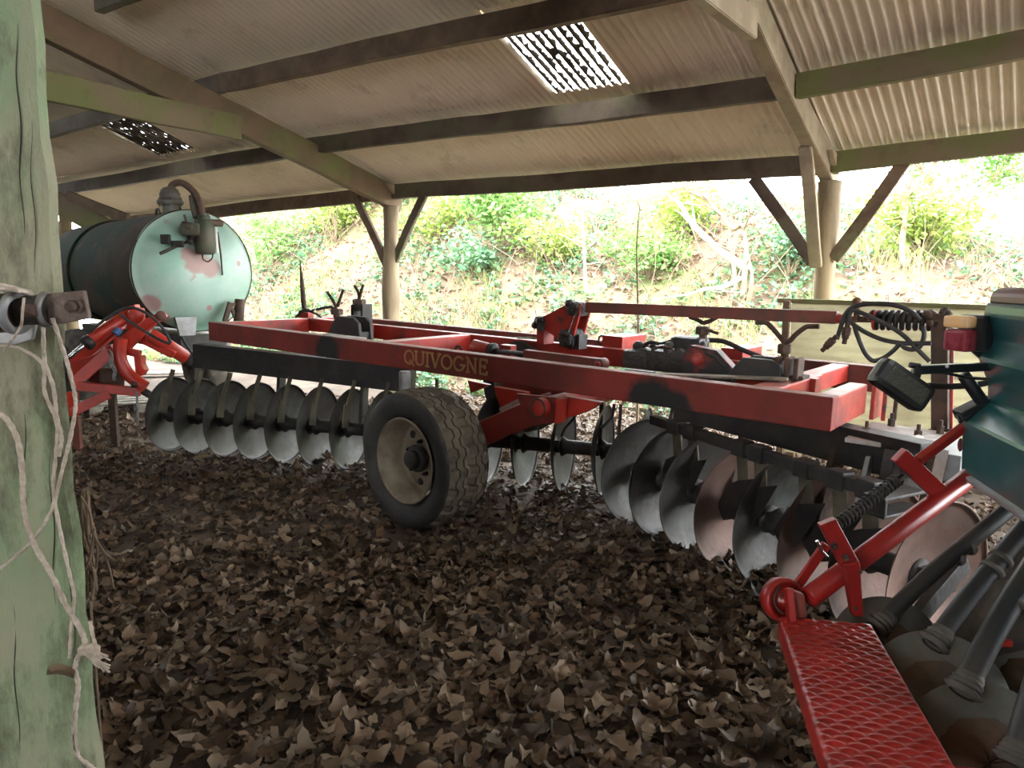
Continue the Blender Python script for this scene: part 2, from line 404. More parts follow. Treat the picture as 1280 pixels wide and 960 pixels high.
# clear sheets: dirty translucent roof lights with leaf litter lying in the troughs
def skylight_mat(name, lo, hi, seed):
    m = bpy.data.materials.new(name); m.use_nodes = True; nt = m.node_tree; N = nt.nodes; L_ = nt.links; N.remove(N['Principled BSDF'])
    tl = N.new('ShaderNodeBsdfTranslucent'); tl.inputs['Color'].default_value = (.92, .93, .9, 1)
    tp = N.new('ShaderNodeBsdfTransparent'); tp.inputs['Color'].default_value = (.9, .9, .88, 1)
    m1 = N.new('ShaderNodeMixShader'); m1.inputs[0].default_value = .45; L_.new(tl.outputs[0], m1.inputs[1]); L_.new(tp.outputs[0], m1.inputs[2])
    df = N.new('ShaderNodeBsdfDiffuse'); df.inputs['Color'].default_value = (.05, .04, .03, 1)
    at_ = N.new('ShaderNodeAttribute'); at_.attribute_name = 'trough'
    tc = N.new('ShaderNodeTexCoord'); mp = N.new('ShaderNodeMapping'); mp.inputs['Location'].default_value = (seed, seed, 0); L_.new(tc.outputs['Object'], mp.inputs[0])
    n = N.new('ShaderNodeTexNoise'); n.inputs['Scale'].default_value = 16; n.inputs['Detail'].default_value = 5; L_.new(mp.outputs[0], n.inputs['Vector'])
    n2 = N.new('ShaderNodeTexNoise'); n2.inputs['Scale'].default_value = 1.6; L_.new(mp.outputs[0], n2.inputs['Vector'])
    ad = N.new('ShaderNodeMath'); ad.operation = 'ADD'; L_.new(n.outputs['Fac'], ad.inputs[0])
    mu = N.new('ShaderNodeMath'); mu.operation = 'MULTIPLY'; mu.inputs[1].default_value = .42; L_.new(at_.outputs['Fac'], mu.inputs[0]); L_.new(mu.outputs[0], ad.inputs[1])
    ad2 = N.new('ShaderNodeMath'); ad2.operation = 'MULTIPLY_ADD'; ad2.inputs[1].default_value = .5; L_.new(n2.outputs['Fac'], ad2.inputs[0]); L_.new(ad.outputs[0], ad2.inputs[2])
    mr = N.new('ShaderNodeMapRange'); mr.inputs['From Min'].default_value = lo; mr.inputs['From Max'].default_value = hi; L_.new(ad2.outputs[0], mr.inputs['Value'])
    m2 = N.new('ShaderNodeMixShader'); L_.new(mr.outputs[0], m2.inputs[0]); L_.new(m1.outputs[0], m2.inputs[1]); L_.new(df.outputs[0], m2.inputs[2])
    L_.new(m2.outputs[0], N['Material Output'].inputs['Surface']); return m
for i, b in enumerate((1, 0)):
    s0, s1, l0, l1 = lights[b]
    mb = MB(); corr(mb, b, s0 - .0, s1 + .0, l0 - .04, l1 + .04, dz=.023, step=12, nt=24)
    o = mb.build(f'window_{i+1}', skylight_mat('roof_light_' + str(i), .84 if b else .76, .93 if b else .83, 3.1 * i))
    k = len(mb.v); q = 25; dat = []
    for i2 in range(k):
        s = s0 + (s1 - s0) * (i2 // q) / (k // q - 1); dat.append(.5 - .5 * math.sin(2 * math.pi * s / PITCH_W))
    at_ = o.data.attributes.new('trough', 'FLOAT', 'POINT'); at_.data.foreach_set('value', dat)
    tag(o, ['translucent roof light streaked with leaf litter, in the middle bay', 'dirty roof light above the tank, mostly dark'][i], 'roof light', kind='structure')
# ------------------------------------------------------------------ ground, leaf litter, bank
def vnoise(x, y, seed=0):
    return (math.sin(x * 1.7 + seed) * math.cos(y * 1.3 - seed * 1.7) + .5 * math.sin(x * 3.9 - 1.3 * seed + y * 1.1) * math.cos(y * 4.3 + seed) + .25 * math.sin(8.3 * x + 2.1 * y + seed) * math.sin(7.1 * y - seed)) / 1.75
EQ = E2.dot(NO)
def bank_h(x, y):
    p = V((x, y, 0)); q = p.dot(NO) - EQ; s = (p - V((E2.x, E2.y, 0))).dot(AL)
    crest = 2.15 + .16 * max(-4, min(9, s)) + .25 * vnoise(s * .5, 1, 3)
    t = (q - 1.3) / 4.2; t = max(0, min(1, t)); k = t * t * (3 - 2 * t) * .5 + t * .5
    z = crest * k + (.06 * max(0, q - 5.5))
    if q > 1.2: z += .16 * min(1, (q - 1.2)) * vnoise(x * 1.4, y * 1.4, 5)
    return z
def ground_h(x, y):
    p = V((x, y, 0)); q = p.dot(NO) - EQ
    return (.03 * vnoise(x * .8, y * .8, 1) - .03) + (bank_h(x, y) if q > 1.0 else 0)
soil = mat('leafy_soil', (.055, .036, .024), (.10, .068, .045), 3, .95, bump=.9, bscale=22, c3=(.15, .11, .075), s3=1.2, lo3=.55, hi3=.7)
def grid(name, x0, x1, y0, y1, n, hf, m):
    vs, fs = [], []
    for i in range(n + 1):
        for j in range(n + 1):
            x = x0 + (x1 - x0) * i / n; y = y0 + (y1 - y0) * j / n; vs.append((x, y, hf(x, y)))
    for i in range(n):
        for j in range(n): a = i * (n + 1) + j; fs.append((a, a + n + 1, a + n + 2, a + 1))
    mb = MB(); mb.add(vs, fs, True); return mb.build(name, m)
def flat_h(x, y):
    p = V((x, y, 0)); q = p.dot(NO) - EQ
    return .03 * vnoise(x * .8, y * .8, 1) - .03 - (.4 * min(1, max(0, q - 2.2)))
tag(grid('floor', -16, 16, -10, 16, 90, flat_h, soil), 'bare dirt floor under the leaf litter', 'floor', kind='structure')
# the bank, in the shed's own directions
bank_m = mat('bank_soil', (.10, .066, .044), (.14, .10, .062), 2, .95, bump=.9, bscale=10, c3=(.12, .15, .05), s3=1.1, lo3=.5, hi3=.65)
vs, fs = [], []; nu, nv = 120, 60
for i in range(nu + 1):
    for j in range(nv + 1):
        s = -9 + 26 * i / nu; q = 1.0 + 14 * (j / nv) ** 1.5
        x, y = (V((E2.x, E2.y, 0)) + AL * s + NO * q)[:2]; vs.append((x, y, bank_h(x, y) - .05))
for i in range(nu):
    for j in range(nv): a = i * (nv + 1) + j; fs.append((a, a + 1, a + nv + 2, a + nv + 1))
mb = MB(); mb.add(vs, fs, True)
tag(mb.build('hillside', bank_m), 'steep earth bank outside the open side', 'bank', kind='structure')

def leaves_mesh(name, pos, nrm_tilt, size, asp, m, seed, curl=.5, rows=4, fold=.35, flat=False):
    """many separate curled leaves in one mesh; pos: (n,3)"""
    r = np.random.default_rng(seed); n = len(pos); pos = np.asarray(pos, float)
    us = np.linspace(-1, 1, rows + 1); cols = 3
    base = []
    for u in us:
        wd = max(.05, (1 - abs(u) ** 1.9)) * (1.1 - .25 * u) * (1 + (.20 if rows >= 6 and (int(round((u + 1) * rows / 2)) % 2) else -.12 if rows >= 6 else 0))
        for c in (-1, 0, 1): base.append((u, c * wd * asp, abs(c)))
    base = np.array(base); k = len(base)
    L = size * r.uniform(.55, 1.35, n)[:, None]
    cu = r.normal(0, curl, n)[:, None]; fo = r.normal(fold, fold * .8, n)[:, None]; tw = r.normal(0, .35, n)[:, None]
    x = base[None, :, 0] * np.ones((n, 1)); y = base[None, :, 1] * np.ones((n, 1)); a = base[None, :, 2] * np.ones((n, 1))
    wav = r.normal(0, .15 if rows >= 6 else .10, (n, k))
    z = cu * x ** 2 * .8 + fo * a * asp + tw * x * y + wav * a
    P = np.stack([x * L / 2, y * L / 2, z * L / 2], -1)
    # orientation
    yaw = r.uniform(0, 2 * np.pi, n); tilt = np.abs(r.normal(0, nrm_tilt, n)); ax = r.uniform(0, 2 * np.pi, n)
    def rotz(P, t):
        c, s = np.cos(t)[:, None], np.sin(t)[:, None]; return np.stack([P[..., 0] * c - P[..., 1] * s, P[..., 0] * s + P[..., 1] * c, P[..., 2]], -1)
    def rotx(P, t):
        c, s = np.cos(t)[:, None], np.sin(t)[:, None]; return np.stack([P[..., 0], P[..., 1] * c - P[..., 2] * s, P[..., 1] * s + P[..., 2] * c], -1)
    P = rotz(P, yaw); P = rotx(P, tilt); P = rotz(P, ax)
    P = P + pos[:, None, :]
    fidx = []
    for i in range(rows):
        for c in range(cols - 1):
            q = i * cols + c; fidx.append((q, q + cols, q + cols + 1, q + 1))
    fidx = np.array(fidx); nf = len(fidx)
    allf = (fidx[None] + (np.arange(n) * k)[:, None, None]).reshape(-1, 4)
    me = bpy.data.meshes.new(name); me.vertices.add(n * k); me.vertices.foreach_set('co', P.reshape(-1).astype(np.float32))
    me.loops.add(allf.size); me.loops.foreach_set('vertex_index', allf.reshape(-1).astype(np.int32))
    me.polygons.add(len(allf)); me.polygons.foreach_set('loop_start', (np.arange(len(allf)) * 4).astype(np.int32)); me.polygons.foreach_set('loop_total', np.full(len(allf), 4, np.int32))
    me.polygons.foreach_set('use_smooth', np.ones(len(allf), bool)); me.update(calc_edges=True); me.materials.append(m)
    o = bpy.data.objects.new(name, me); C.objects.link(o); return o

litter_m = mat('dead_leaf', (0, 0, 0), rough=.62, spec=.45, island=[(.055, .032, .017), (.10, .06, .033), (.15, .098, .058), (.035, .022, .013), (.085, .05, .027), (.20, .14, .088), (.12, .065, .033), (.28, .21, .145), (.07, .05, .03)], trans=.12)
r_ = np.random.default_rng(11)
pts = []
def scatter_floor(n, x0, x1, y0, y1, zmax):
    out = []
    while len(out) < n:
        x = r_.uniform(x0, x1); y = r_.uniform(y0, y1)
        if abs(x) > 1.0 * y + 1.6: continue
        if (V((x, y, 0)).dot(NO) - EQ) > 1.6: continue
        out.append((x, y, flat_h(x, y) + .006 + r_.uniform(0, 1) ** 1.6 * zmax))
    return out
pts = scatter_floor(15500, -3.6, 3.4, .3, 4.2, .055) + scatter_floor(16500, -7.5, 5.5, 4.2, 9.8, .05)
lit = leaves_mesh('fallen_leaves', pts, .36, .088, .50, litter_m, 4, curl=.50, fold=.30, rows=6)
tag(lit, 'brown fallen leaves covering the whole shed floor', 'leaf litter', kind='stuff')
# ------------------------------------------------------------------ disc harrow
red = mat('worn_red_paint', (.42, .030, .018), (.20, .020, .014), 3.5, .42, bump=.2, bscale=40, lo=.42, hi=.66, c3=(.075, .035, .024), s3=5, lo3=.57, hi3=.70, dust=(.42, .27, .23), dust_amt=.75, rvar=.12)
rust_red = mat('rusty_red_paint', (.20, .045, .030), (.11, .045, .032), 7, .6, bump=.3, bscale=40, c3=(.30, .035, .022), s3=3, lo3=.55, hi3=.7, dust=(.35, .24, .2), dust_amt=.5)
black_iron = mat('black_greasy_iron', (.016, .015, .016), (.035, .030, .026), 6, .55, metal=.2, bump=.4, bscale=30, dust=(.10, .09, .08), dust_amt=.5, rvar=.15)
rust_iron = mat('rusty_iron', (.095, .055, .036), (.055, .036, .028), 9, .75, metal=.25, bump=.5, bscale=40, c3=(.16, .08, .045), s3=4, lo3=.58, hi3=.7)
grease = mat('caked_black_grease', (.012, .011, .012), (.045, .038, .032), 14, .45, bump=2.0, bscale=30, c3=(.10, .085, .06), s3=6, lo3=.62, hi3=.7)
disc_steel = mat('weathered_disc_steel', (.062, .057, .053), (.036, .030, .026), 5, .5, metal=.4, bump=.25, bscale=30, lo=.4, hi=.62, c3=(.10, .107, .10), s3=3, lo3=.5, hi3=.66, rvar=.1)
disc_rust = mat('rusted_disc_steel', (.175, .10, .076), (.10, .06, .046), 4, .55, metal=.3, bump=.25, bscale=30, c3=(.13, .10, .085), s3=3, lo3=.55, hi3=.66, rvar=.1)
pale_plate = mat('dusty_pale_steel', (.46, .42, .39), (.34, .29, .25), 8, .7, metal=.1, bump=.3, bscale=30)
grey_plate = mat('bare_grey_steel', (.30, .31, .32), (.22, .21, .20), 6, .5, metal=.5, bump=.2)
worn_scraper = mat('scraper_steel', (.15, .13, .09), (.08, .07, .05), 6, .6, metal=.4, bump=.3)
rubber = mat('hose_rubber', (.022, .021, .021), (.04, .036, .033), 12, .6)
tyre_m = mat('muddy_tyre_rubber', (.045, .042, .038), (.12, .10, .078), 6, .85, bump=.4, bscale=30, lo=.42, hi=.62, c3=(.17, .145, .115), s3=3, lo3=.55, hi3=.7)
rim_m = mat('dirty_cream_rim', (.23, .19, .135), (.12, .09, .065), 6, .6, metal=.1, bump=.2, lo=.45, hi=.7)
letter_m = mat('faded_gilt_letter', (.36, .20, .08), (.26, .14, .055), 20, .7)
chrome = mat('bright_steel_rod', (.55, .56, .58), rough=.25, metal=1)
blue_m = mat('blue_band', (.05, .12, .30), rough=.5)

HD = ray(-600, 298).normalized(); HN = V((.616, .788, 0)).normalized(); HU = HN.cross(-HD).normalized()
if HU.z < 0: HU = -HU
HR = at(1042, 497, 3.34)
def H(s, w_=0, v=0): return HR + HD * s + HN * w_ + HU * v
def P(px, py, w_=0): return onp(px, py, H(0, w_, 0), HN)           # on the upright plane w_ across the frame
def prj(p):
    q = V(p) - CAM; f = q.dot(FW); return 640 + F * q.x / f, 480 - F * q.dot(UP) / f
def solve(fn, px, a, b):
    fa = prj(fn(a))[0] - px
    for _ in range(50):
        m = (a + b) / 2; fm = prj(fn(m))[0] - px
        if (fm > 0) == (fa > 0): a, fa = m, fm
        else: b = m
    return (a + b) / 2
def S(px, w_=0, v=0): return solve(lambda s: H(s, w_, v), px, -1, 9)
def WD(px, s, v=0): return solve(lambda q: H(s, q, v), px, -1, 4)

base = H(2.4, .7, 0); base.z = 0
lug_m = mat('greasy_red_lug', (.30, .03, .02), (.02, .018, .018), 5, .5, bump=.4, lo=.34, hi=.46)
hw = thing('disc_harrow', 'long red disc harrow on wheels standing in the leaves, gangs of steel discs beneath', 'disc harrow', base)
LEN = S(260); RH = .155; RW = .09
nb = MB().bar(H(0, RW / 2, -RH / 2), H(LEN, RW / 2, -RH / 2), RW, RH, HU, bev=.008)
# the near rail carries caked grease where hoses leaked
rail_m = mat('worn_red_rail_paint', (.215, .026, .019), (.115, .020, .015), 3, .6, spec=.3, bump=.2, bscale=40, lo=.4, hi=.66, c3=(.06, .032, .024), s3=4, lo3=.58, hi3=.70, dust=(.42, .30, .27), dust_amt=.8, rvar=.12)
def stain(m, centres, colr):
    nt = m.node_tree; N = nt.nodes; L = nt.links; b = N['Principled BSDF']; src = b.inputs['Base Color'].links[0].from_socket
    tc = N.new('ShaderNodeTexCoord'); n = N.new('ShaderNodeTexNoise'); n.inputs['Scale'].default_value = 18; n.inputs['Detail'].default_value = 6; L.new(tc.outputs['Object'], n.inputs['Vector'])
    for c, r in centres:
        d = N.new('ShaderNodeVectorMath'); d.operation = 'DISTANCE'; L.new(tc.outputs['Object'], d.inputs[0]); d.inputs[1].default_value = c
        a = N.new('ShaderNodeMath'); a.operation = 'MULTIPLY_ADD'; a.inputs[1].default_value = .55 * r; L.new(n.outputs['Fac'], a.inputs[0]); L.new(d.outputs['Value'], a.inputs[2])
        mr = N.new('ShaderNodeMapRange'); mr.inputs['From Min'].default_value = r * .95; mr.inputs['From Max'].default_value = r * 1.25; mr.inputs['To Min'].default_value = 1; mr.inputs['To Max'].default_value = 0; L.new(a.outputs[0], mr.inputs['Value'])
        mx = N.new('ShaderNodeMix'); mx.data_type = 'RGBA'; L.new(mr.outputs[0], mx.inputs[0]); L.new(src, mx.inputs[6]); mx.inputs[7].default_value = (*colr, 1); src = mx.outputs[2]
    L.new(src, b.inputs['Base Color'])
stain(rail_m, [(tuple(P(812, 505) - base), .17), (tuple(P(840, 515) - base), .13), (tuple(P(407, 440) - base), .16)], (.014, .013, .013))
near = nb.build('side_rail', rail_m, hw, 'red side rail facing the camera, with gilt lettering')
# lettering, built stroke by stroke in the plane of the rail
def strokes():
    def ring(cx, cy, rx, ry, a0=0, a1=360, n=22): return [(cx + rx * math.cos(R(a0 + (a1 - a0) * i / n)), cy + ry * math.sin(R(a0 + (a1 - a0) * i / n))) for i in range(n + 1)]
    G = {'Q': ([ring(.42, .5, .40, .48), [(.50, .25), (.84, -.08)]], .95), 'U': ([[(.1, 1), (.1, .35)] + ring(.40, .34, .30, .32, 180, 360, 12) + [(.70, 1)], [(0, 1), (.2, 1)], [(.6, 1), (.8, 1)]], .95),
         'I': ([[(.12, 0), (.12, 1)], [(0, 0), (.24, 0)], [(0, 1), (.24, 1)]], .38), 'V': ([[(.08, 1), (.40, 0), (.72, 1)], [(-.02, 1), (.18, 1)], [(.62, 1), (.82, 1)]], .92),
         'O': ([ring(.42, .5, .40, .48)], 1.0), 'G': ([ring(.42, .5, .40, .48, 45, 345, 20) + [(.80, .42)], [(.55, .42), (.88, .42)]], 1.02),
         'N': ([[(.1, 0), (.1, 1), (.68, 0), (.68, 1)], [(0, 0), (.2, 0)], [(-.02, 1), (.12, 1)], [(.58, 1), (.78, 1)]], .95), 'E': ([[(.62, .2), (.62, 0), (.1, 0), (.1, 1), (.60, 1), (.60, .82)], [(.1, .52), (.46, .52)], [(.46, .42), (.46, .62)]], .72)}
    x = 0; out = []
    for ch in 'QUIVOGNE':
        st, adv = G[ch]; out += [[(x + a, b) for a, b in s] for s in st]; x += adv
    return out, x - .1
st, total = strokes()
sA, sB = S(506, 0, -.08), S(609, 0, -.08); lw = sA - sB; lh = .088
lb = MB()
for s in st:
    pts = [H(sA - lw * a / total, -.003, -.115 + lh * b) for a, b in s]
    for a, b in zip(pts[:-1], pts[1:]):
        e = (b - a).normalized() * .004; lb.bar(a - e, b + e,     .005, .0125, HN.cross(b - a), bev=0)
lb.build('lettering', letter_m, near, 'faded gilt capitals')
MBAR = lambda a, b, w_, h_: MB().bar(a, b, w_, h_, HU, bev=.007)
W3 = 1.43; W2 = 1.0
MBAR(H(-.02, W3, -RH / 2), H(LEN, W3, -RH / 2), .09, RH).build('side_rail', rust_red, hw, 'far side rail, rusty red')
sM = S(384, W2); MBAR(H(.75, W2, -.06), H(LEN - .03, W2, -.06), .07, .12).build('centre_rail', red, hw)
def cross(s, w0, w1, wid=.10, hh=.11, name='cross_beam', m=red, v=0): return MBAR(H(s, w0, v - hh / 2 - .004), H(s, w1, v - hh / 2 - .004), wid, hh).build(name, m, hw)
cross(LEN - .046, RW, W2 - .035, .09, RH - .01, 'end_beam'); cross(LEN - .046, W2 + .04, W3 - .045, .09, .12)
s1 = S(477, .09); cross(s1, RW, W2 - .035, .10, .13)
s2 = S(955, .09); cross(s2, RW, .80, .13, .10); cross(s2, .80, W3 - .045, .10, .10)
cross(.045, RW, .60, .088, .15, 'end_beam')
MB().bar(H(.25, .62, -.05), H(s2 + .5, .62, -.05), .07, .09, HU).build('inner_rail', red, hw)
MB().bar(H(S(760, W2), W2 + .05, .03), H(S(760, W2), W3 - .05, .03), .16, .09, HU).build('cross_beam', red, hw)
MB().bar(H(S(910, W2), W2 + .05, .02), H(S(910, W2), W3 - .05, .02), .14, .09, HU).build('cross_beam', red, hw)
sc_ = S(470, W2 - .03); MB().box(H(sc_ + .05, W2 - .15, -.06), (.09, .22, .13), (HD, HN, HU)).build('cross_beam', red, hw)
# eye on the left cross beam
MB().tube([P(573, 438, .30) + (HD * math.cos(a) + HU * math.sin(a)) * .028 for a in [i * math.pi / 8 for i in range(16)]], .009, 8, closed=True).build('lifting_eye', rust_iron, hw)
MB().tube([P(752, 424, W2 + .2) + (HD * math.cos(a) + HU * math.sin(a)) * .024 for a in [i * math.pi / 8 for i in range(16)]], .007, 8, closed=True).build('lifting_eye', rust_red, hw)
# ram and lever in the middle
lv = MB(); a, b = P(657, 443, .5), P(752, 455, .5)
lv.bar(a, b, .06, .065, HU); lv.cyl(b - HN * .04, b + HN * .04, .036, 20); lv.build('lever_arm', rust_red, hw)
MB().cyl(b - HN * .05, b - HN * .034, .020, 14).build('pivot_pin', red, hw)
bo = MB(); c = P(613, 437, .78); bo.cyl(c + HD * .16, c, .062, 20, .045); bo.build('ram_body', red, hw)
MB().cyl(c - HD * .01, c - HD * .05, .05, 18).build('ram_gland', black_iron, hw)
MB().cyl(c + HD * .012, c - HD * .008, .047, 16).build('ram_collar', rust_iron, hw)
c2 = P(635, 439, .74); MB().prism([(-.05, -.05), (.05, -.05), (.05, .045), (-.05, .045)], c2, (HD, HU, HN), .07).build('ram_lug', red, hw)
MB().cyl(c - HD * .05, a, .016, 10).build('ram_rod', black_iron, hw)
# caked valve block and clevis
gb = MB()
gb.box(P(834, 450, .70), (.34, .20, .13), (HD, HN, HU), .03); gb.box(P(800, 448, .66), (.16, .18, .11), (HD, HN, HU), .03)
gb.box(P(862, 432, .78), (.20, .16, .11), (HD, HN, HU), .03)
for k in range(16):
    gb.ball(P(rng.uniform(785, 880), rng.uniform(430, 452), .66 + rng.uniform(-.03, .1)), rng.uniform(.022, .045), 10, (1, 1, .8))
gb.build('valve_block', grease, hw, 'valve block caked in black grease')
MB().tube(smooth_pts([P(800, 436, .66), P(812, 428, .66), P(826, 430, .66), P(840, 426, .68)]), .012, 8).build('hydraulic_pipe', black_iron, hw)
MB().tube(smooth_pts([P(815, 437, .60), P(828, 433, .60), P(842, 436, .60)]), .009, 8).build('hydraulic_pipe', chrome, hw)
lug = MB().prism([(.14, -.10), (-.16, -.10), (-.16, -.02), (-.06, .07), (.10, .085), (.15, .02)], P(885, 452, .52), (HD, HU, HN), .07); lug.build('pivot_lug', lug_m, hw)
MB().cyl(P(872, 449, .47), P(872, 449, .50), .035, 16).build('pivot_pin', red, hw)
MB().tube([P(882, 441, .48), P(895, 447, .48), P(907, 459, .48)], .011, 8).build('latch_bar', black_iron, hw)
# flat bar lying on the frame
fb = MB(); p0, p1 = P(780, 466, .13), P(985, 474, .32); fb.bar(p0, p1, .075, .012, HU); fb.build('flat_bar', mat('dusty_flat_bar', (.24, .20, .15), (.14, .115, .09), 8, .8, bump=.4), hw)
MB().box(P(800, 464, .14), (.16, .05, .012), (HD, HN, HU)).build('flat_bar', grease, hw)
# weights, screw jacks and their cranks
def clevis(px, py, w_, wid=.30, hgt=.115, dep=.18):
    c = P(px, py, w_); q = MB()
    poly = [(wid * .5, -hgt / 2), (wid * .20, hgt * .5), (-wid * .30, hgt * .5), (-wid * .46, hgt * .25), (-wid * .5, -hgt / 2)]
    q.prism(poly, c - HN * dep * .36, (HD, HU, HN), .03, .004); q.prism(poly, c + HN * dep * .36, (HD, HU, HN), .03, .004)
    q.box(c - HD * wid * .05 - HU * hgt * .3, (wid * .8, dep * .7, hgt * .3), (HD, HN, HU)); return q.build('jack_bracket', black_iron, hw)
clevis(948, 460, .45)
q = MB(); c = P(988, 459, .46)
for k in (-.06, 0.0, .06): q.box(c - HD * k * .8 - HN * .02, (.026, .10, .11), (HD, HN, HU), .012)
q.box(c - HU * .045, (.17, .11, .02), (HD, HN, HU)); q.build('jack_bracket', rust_iron, hw)
def jack(px, py0, py1, arms, w_, r=.02, name='screw_jack'):
    a, b = P(px, py0, w_), P(px, py1, w_); q = MB().cyl(a, b, r, 12); q.cyl(b - HU * .05, b - HU * .0, r * 1.8, 6)
    o = q.build(name, rust_iron, hw)
    for arm in arms: MB().tube(smooth_pts([P(x, y, w_) for x, y in arm], 5), .013, 10).build('crank_handle', rust_iron, o)
    return o
jack(981, 450, 430, [[(981, 429), (978, 425), (968, 413), (959, 404), (951, 403), (945, 403)], [(978, 426), (986, 427), (995, 418), (1007, 409), (1015, 408), (1024, 408)]], .46)
jack(879, 440, 408, [[(879, 404), (872, 400), (862, 396)], [(879, 404), (888, 401), (897, 396)]], .80, .024)
MB().tube([P(876, 410, .78), P(886, 413, .78), P(898, 417, .78)], .009, 8).build('locking_lever', rust_iron, hw)
MB().tube(smooth_pts([P(885, 425, .9), P(905, 427, .9), P(930, 438, .9), P(960, 450, .9)]), .015, 8).build('hydraulic_hose', rubber, hw)
clevis(437, 409, .42, .40, .17, .16)
MB().box(P(425, 421, .10) , (.42, .14, .014), (HD, HN, HU)).build('flat_bar', pale_plate, hw)
jack(421, 398, 386, [[(421, 388), (417, 377), (409, 365)], [(422, 383), (425, 374), (429, 362)]], .75, .03)
MB().tube(smooth_pts([P(419, 388, .75), P(414, 384, .75), P(404, 385, .75), P(396, 387, .75)]), .012, 8).build('locking_lever', rust_iron, hw)
jack(449, 384, 374, [[(449, 376), (448, 366), (443, 357)], [(449, 376), (451, 366), (454, 356)]], 1.1, .034)
q = MB(); c = P(451, 394, 1.1); q.box(c + HD * .055, (.03, .12, .19), (HD, HN, HU), .01); q.box(c - HD * .075, (.03, .12, .21), (HD, HN, HU), .012); q.box(c + HU * .07, (.14, .1, .05), (HD, HN, HU)); q.build('jack_bracket', black_iron, hw)
# upright spike on the far end
sp_ = P(381, 394, 1.2); spt = P(375, 326, 1.2); MB().tube([sp_, lerp(sp_, spt, .55), spt], [.028, .022, .004], 10).build('upright_spike', rust_iron, hw)
MB().box(P(382, 397, 1.2), (.16, .06, .11), (HD, HN, HU)).build('spike_socket', red, hw)
for pts in ([(374, 390), (383, 387), (392, 391), (398, 394), (404, 400)], [(370, 396), (378, 389), (388, 389), (393, 387)]):
    MB().tube(smooth_pts([P(x, y, 1.15) for x, y in pts]), .012, 8).build('hydraulic_hose', rubber, hw)

# top link: front mast, bar, spring, rear mast
WT = .78
def PT(x, y): return P(x, y, WT)
o = PT(700, 400)
def poly_px(pts, w_, o): return [((P(x, y, w_) - o).dot(-HD), (P(x, y, w_) - o).dot(HU)) for x, y in pts]
mast = MB(); pp = poly_px([(677, 400), (714, 381), (733, 379), (731, 394), (724, 420), (706, 424), (692, 414), (684, 410)], WT, o)
mast.prism(pp, o - HN * .06, (-HD, HU, HN), .018); mast.prism(pp, o + HN * .06, (-HD, HU, HN), .018); mast.build('front_mast', red, hw)
for nm, x, y, sx, sy in (('mast_pivot', 723, 386, .10, .10), ('mast_pivot', 681, 403, .075, .09), ('mast_pivot', 715, 422, .12, .13)):
    c = PT(x, y); q = MB().cyl(c - HN * .09, c + HN * .09, sx * .45, 14); q.box(c, (sx, .16, sy), (HD, HN, HU), .03)
    for k in range(5): q.ball(c + HD * rng.uniform(-.04, .04) - HN * .08 + HU * rng.uniform(-.04, .04), .025, 8)
    q.build(nm, grease, hw)
MB().prism(poly_px([(677, 404), (686, 404), (686, 430), (677, 428)], WT, o), o, (-HD, HU, HN), .12).build('mast_strut', red, hw)
MB().tube([PT(728, 392) - HN * .08, PT(720, 412) - HN * .08, PT(716, 428) - HN * .08], .006, 6).build('hydraulic_pipe', chrome, hw)
for x in (717, 727): MB().box(PT(x, 427), (.025, .1, .10), (HD, HN, HU)).build('mast_lug', black_iron, hw)
MB().bar(PT(734, 384), PT(1047, 397), .05, .068, HU).build('top_link_bar', rust_red, hw)
q = MB().cyl(PT(1045, 398), PT(1056, 399), .026, 12); q.build('link_collar', red, hw)
lk = MB().bar(PT(1056, 400), PT(1072, 399), .05, .035, HU); lk.cyl(PT(1071, 402), PT(1071, 376), .016, 10); lk.ball(PT(1071, 377), .024, 10); lk.build('link_pin', rust_iron, hw)
MB().cyl(PT(1068, 399), PT(1165, 400), .017, 10).build('spring_rod', rust_iron, hw)
MB().spring(PT(1090, 400), PT(1172, 401), .042, .0125, 10).build('link_spring', black_iron, hw, 'greasy black coil spring')
MB().spring(PT(1089, 400), PT(1097, 400), .044, .010, 1.5).build('link_spring', red, hw, 'red painted end coils of the spring')
m0 = PT(1176, 560); m1 = PT(1176, 392)
rm = MB(); rm.bar(m0, m1, .09, .075, HD, bev=.006)
rm.prism(poly_px([(1160, 560), (1192, 560), (1192, 534), (1163, 534)], WT, o), PT(1176, 540) * 0 + o - HN * .05, (-HD, HU, HN), .02); rm.build('rear_mast', rust_iron, hw)
gm = MB()
for k in range(14): gm.ball(PT(rng.uniform(1162, 1188), rng.uniform(390, 410)) + HN * rng.uniform(-.06, .05), rng.uniform(.018, .032), 8)
gm.build('mast_head', rust_iron, hw, 'greasy mast head')
MB().bar(PT(1188, 545) + HN * .02, PT(1190, 395) + HN * .02, .02, .016, HD).build('mast_edge', red, hw)
MB().cyl(PT(1186, 404), PT(1192, 404), .04, 14).build('link_collar', red, hw)
for p in ([(1046, 424), (1050, 412), (1056, 394), (1066, 384), (1085, 380), (1110, 380), (1130, 385), (1142, 392), (1150, 400)],
          [(1059, 414), (1061, 396), (1066, 388), (1074, 390), (1090, 397), (1112, 408), (1130, 420), (1150, 440), (1162, 452)],
          [(1063, 402), (1070, 408), (1085, 417), (1105, 425), (1130, 429), (1164, 429)],
          [(1068, 408), (1072, 420), (1078, 435), (1084, 445), (1092, 451), (1105, 447), (1117, 438), (1125, 429)],
          [(1127, 428), (1130, 434), (1140, 437), (1150, 433), (1155, 420), (1154, 408)]):
    MB().tube(smooth_pts([P(x, y, WT - .10) for x, y in p], 6), .0115, 10).build('hydraulic_hose', rubber, hw)
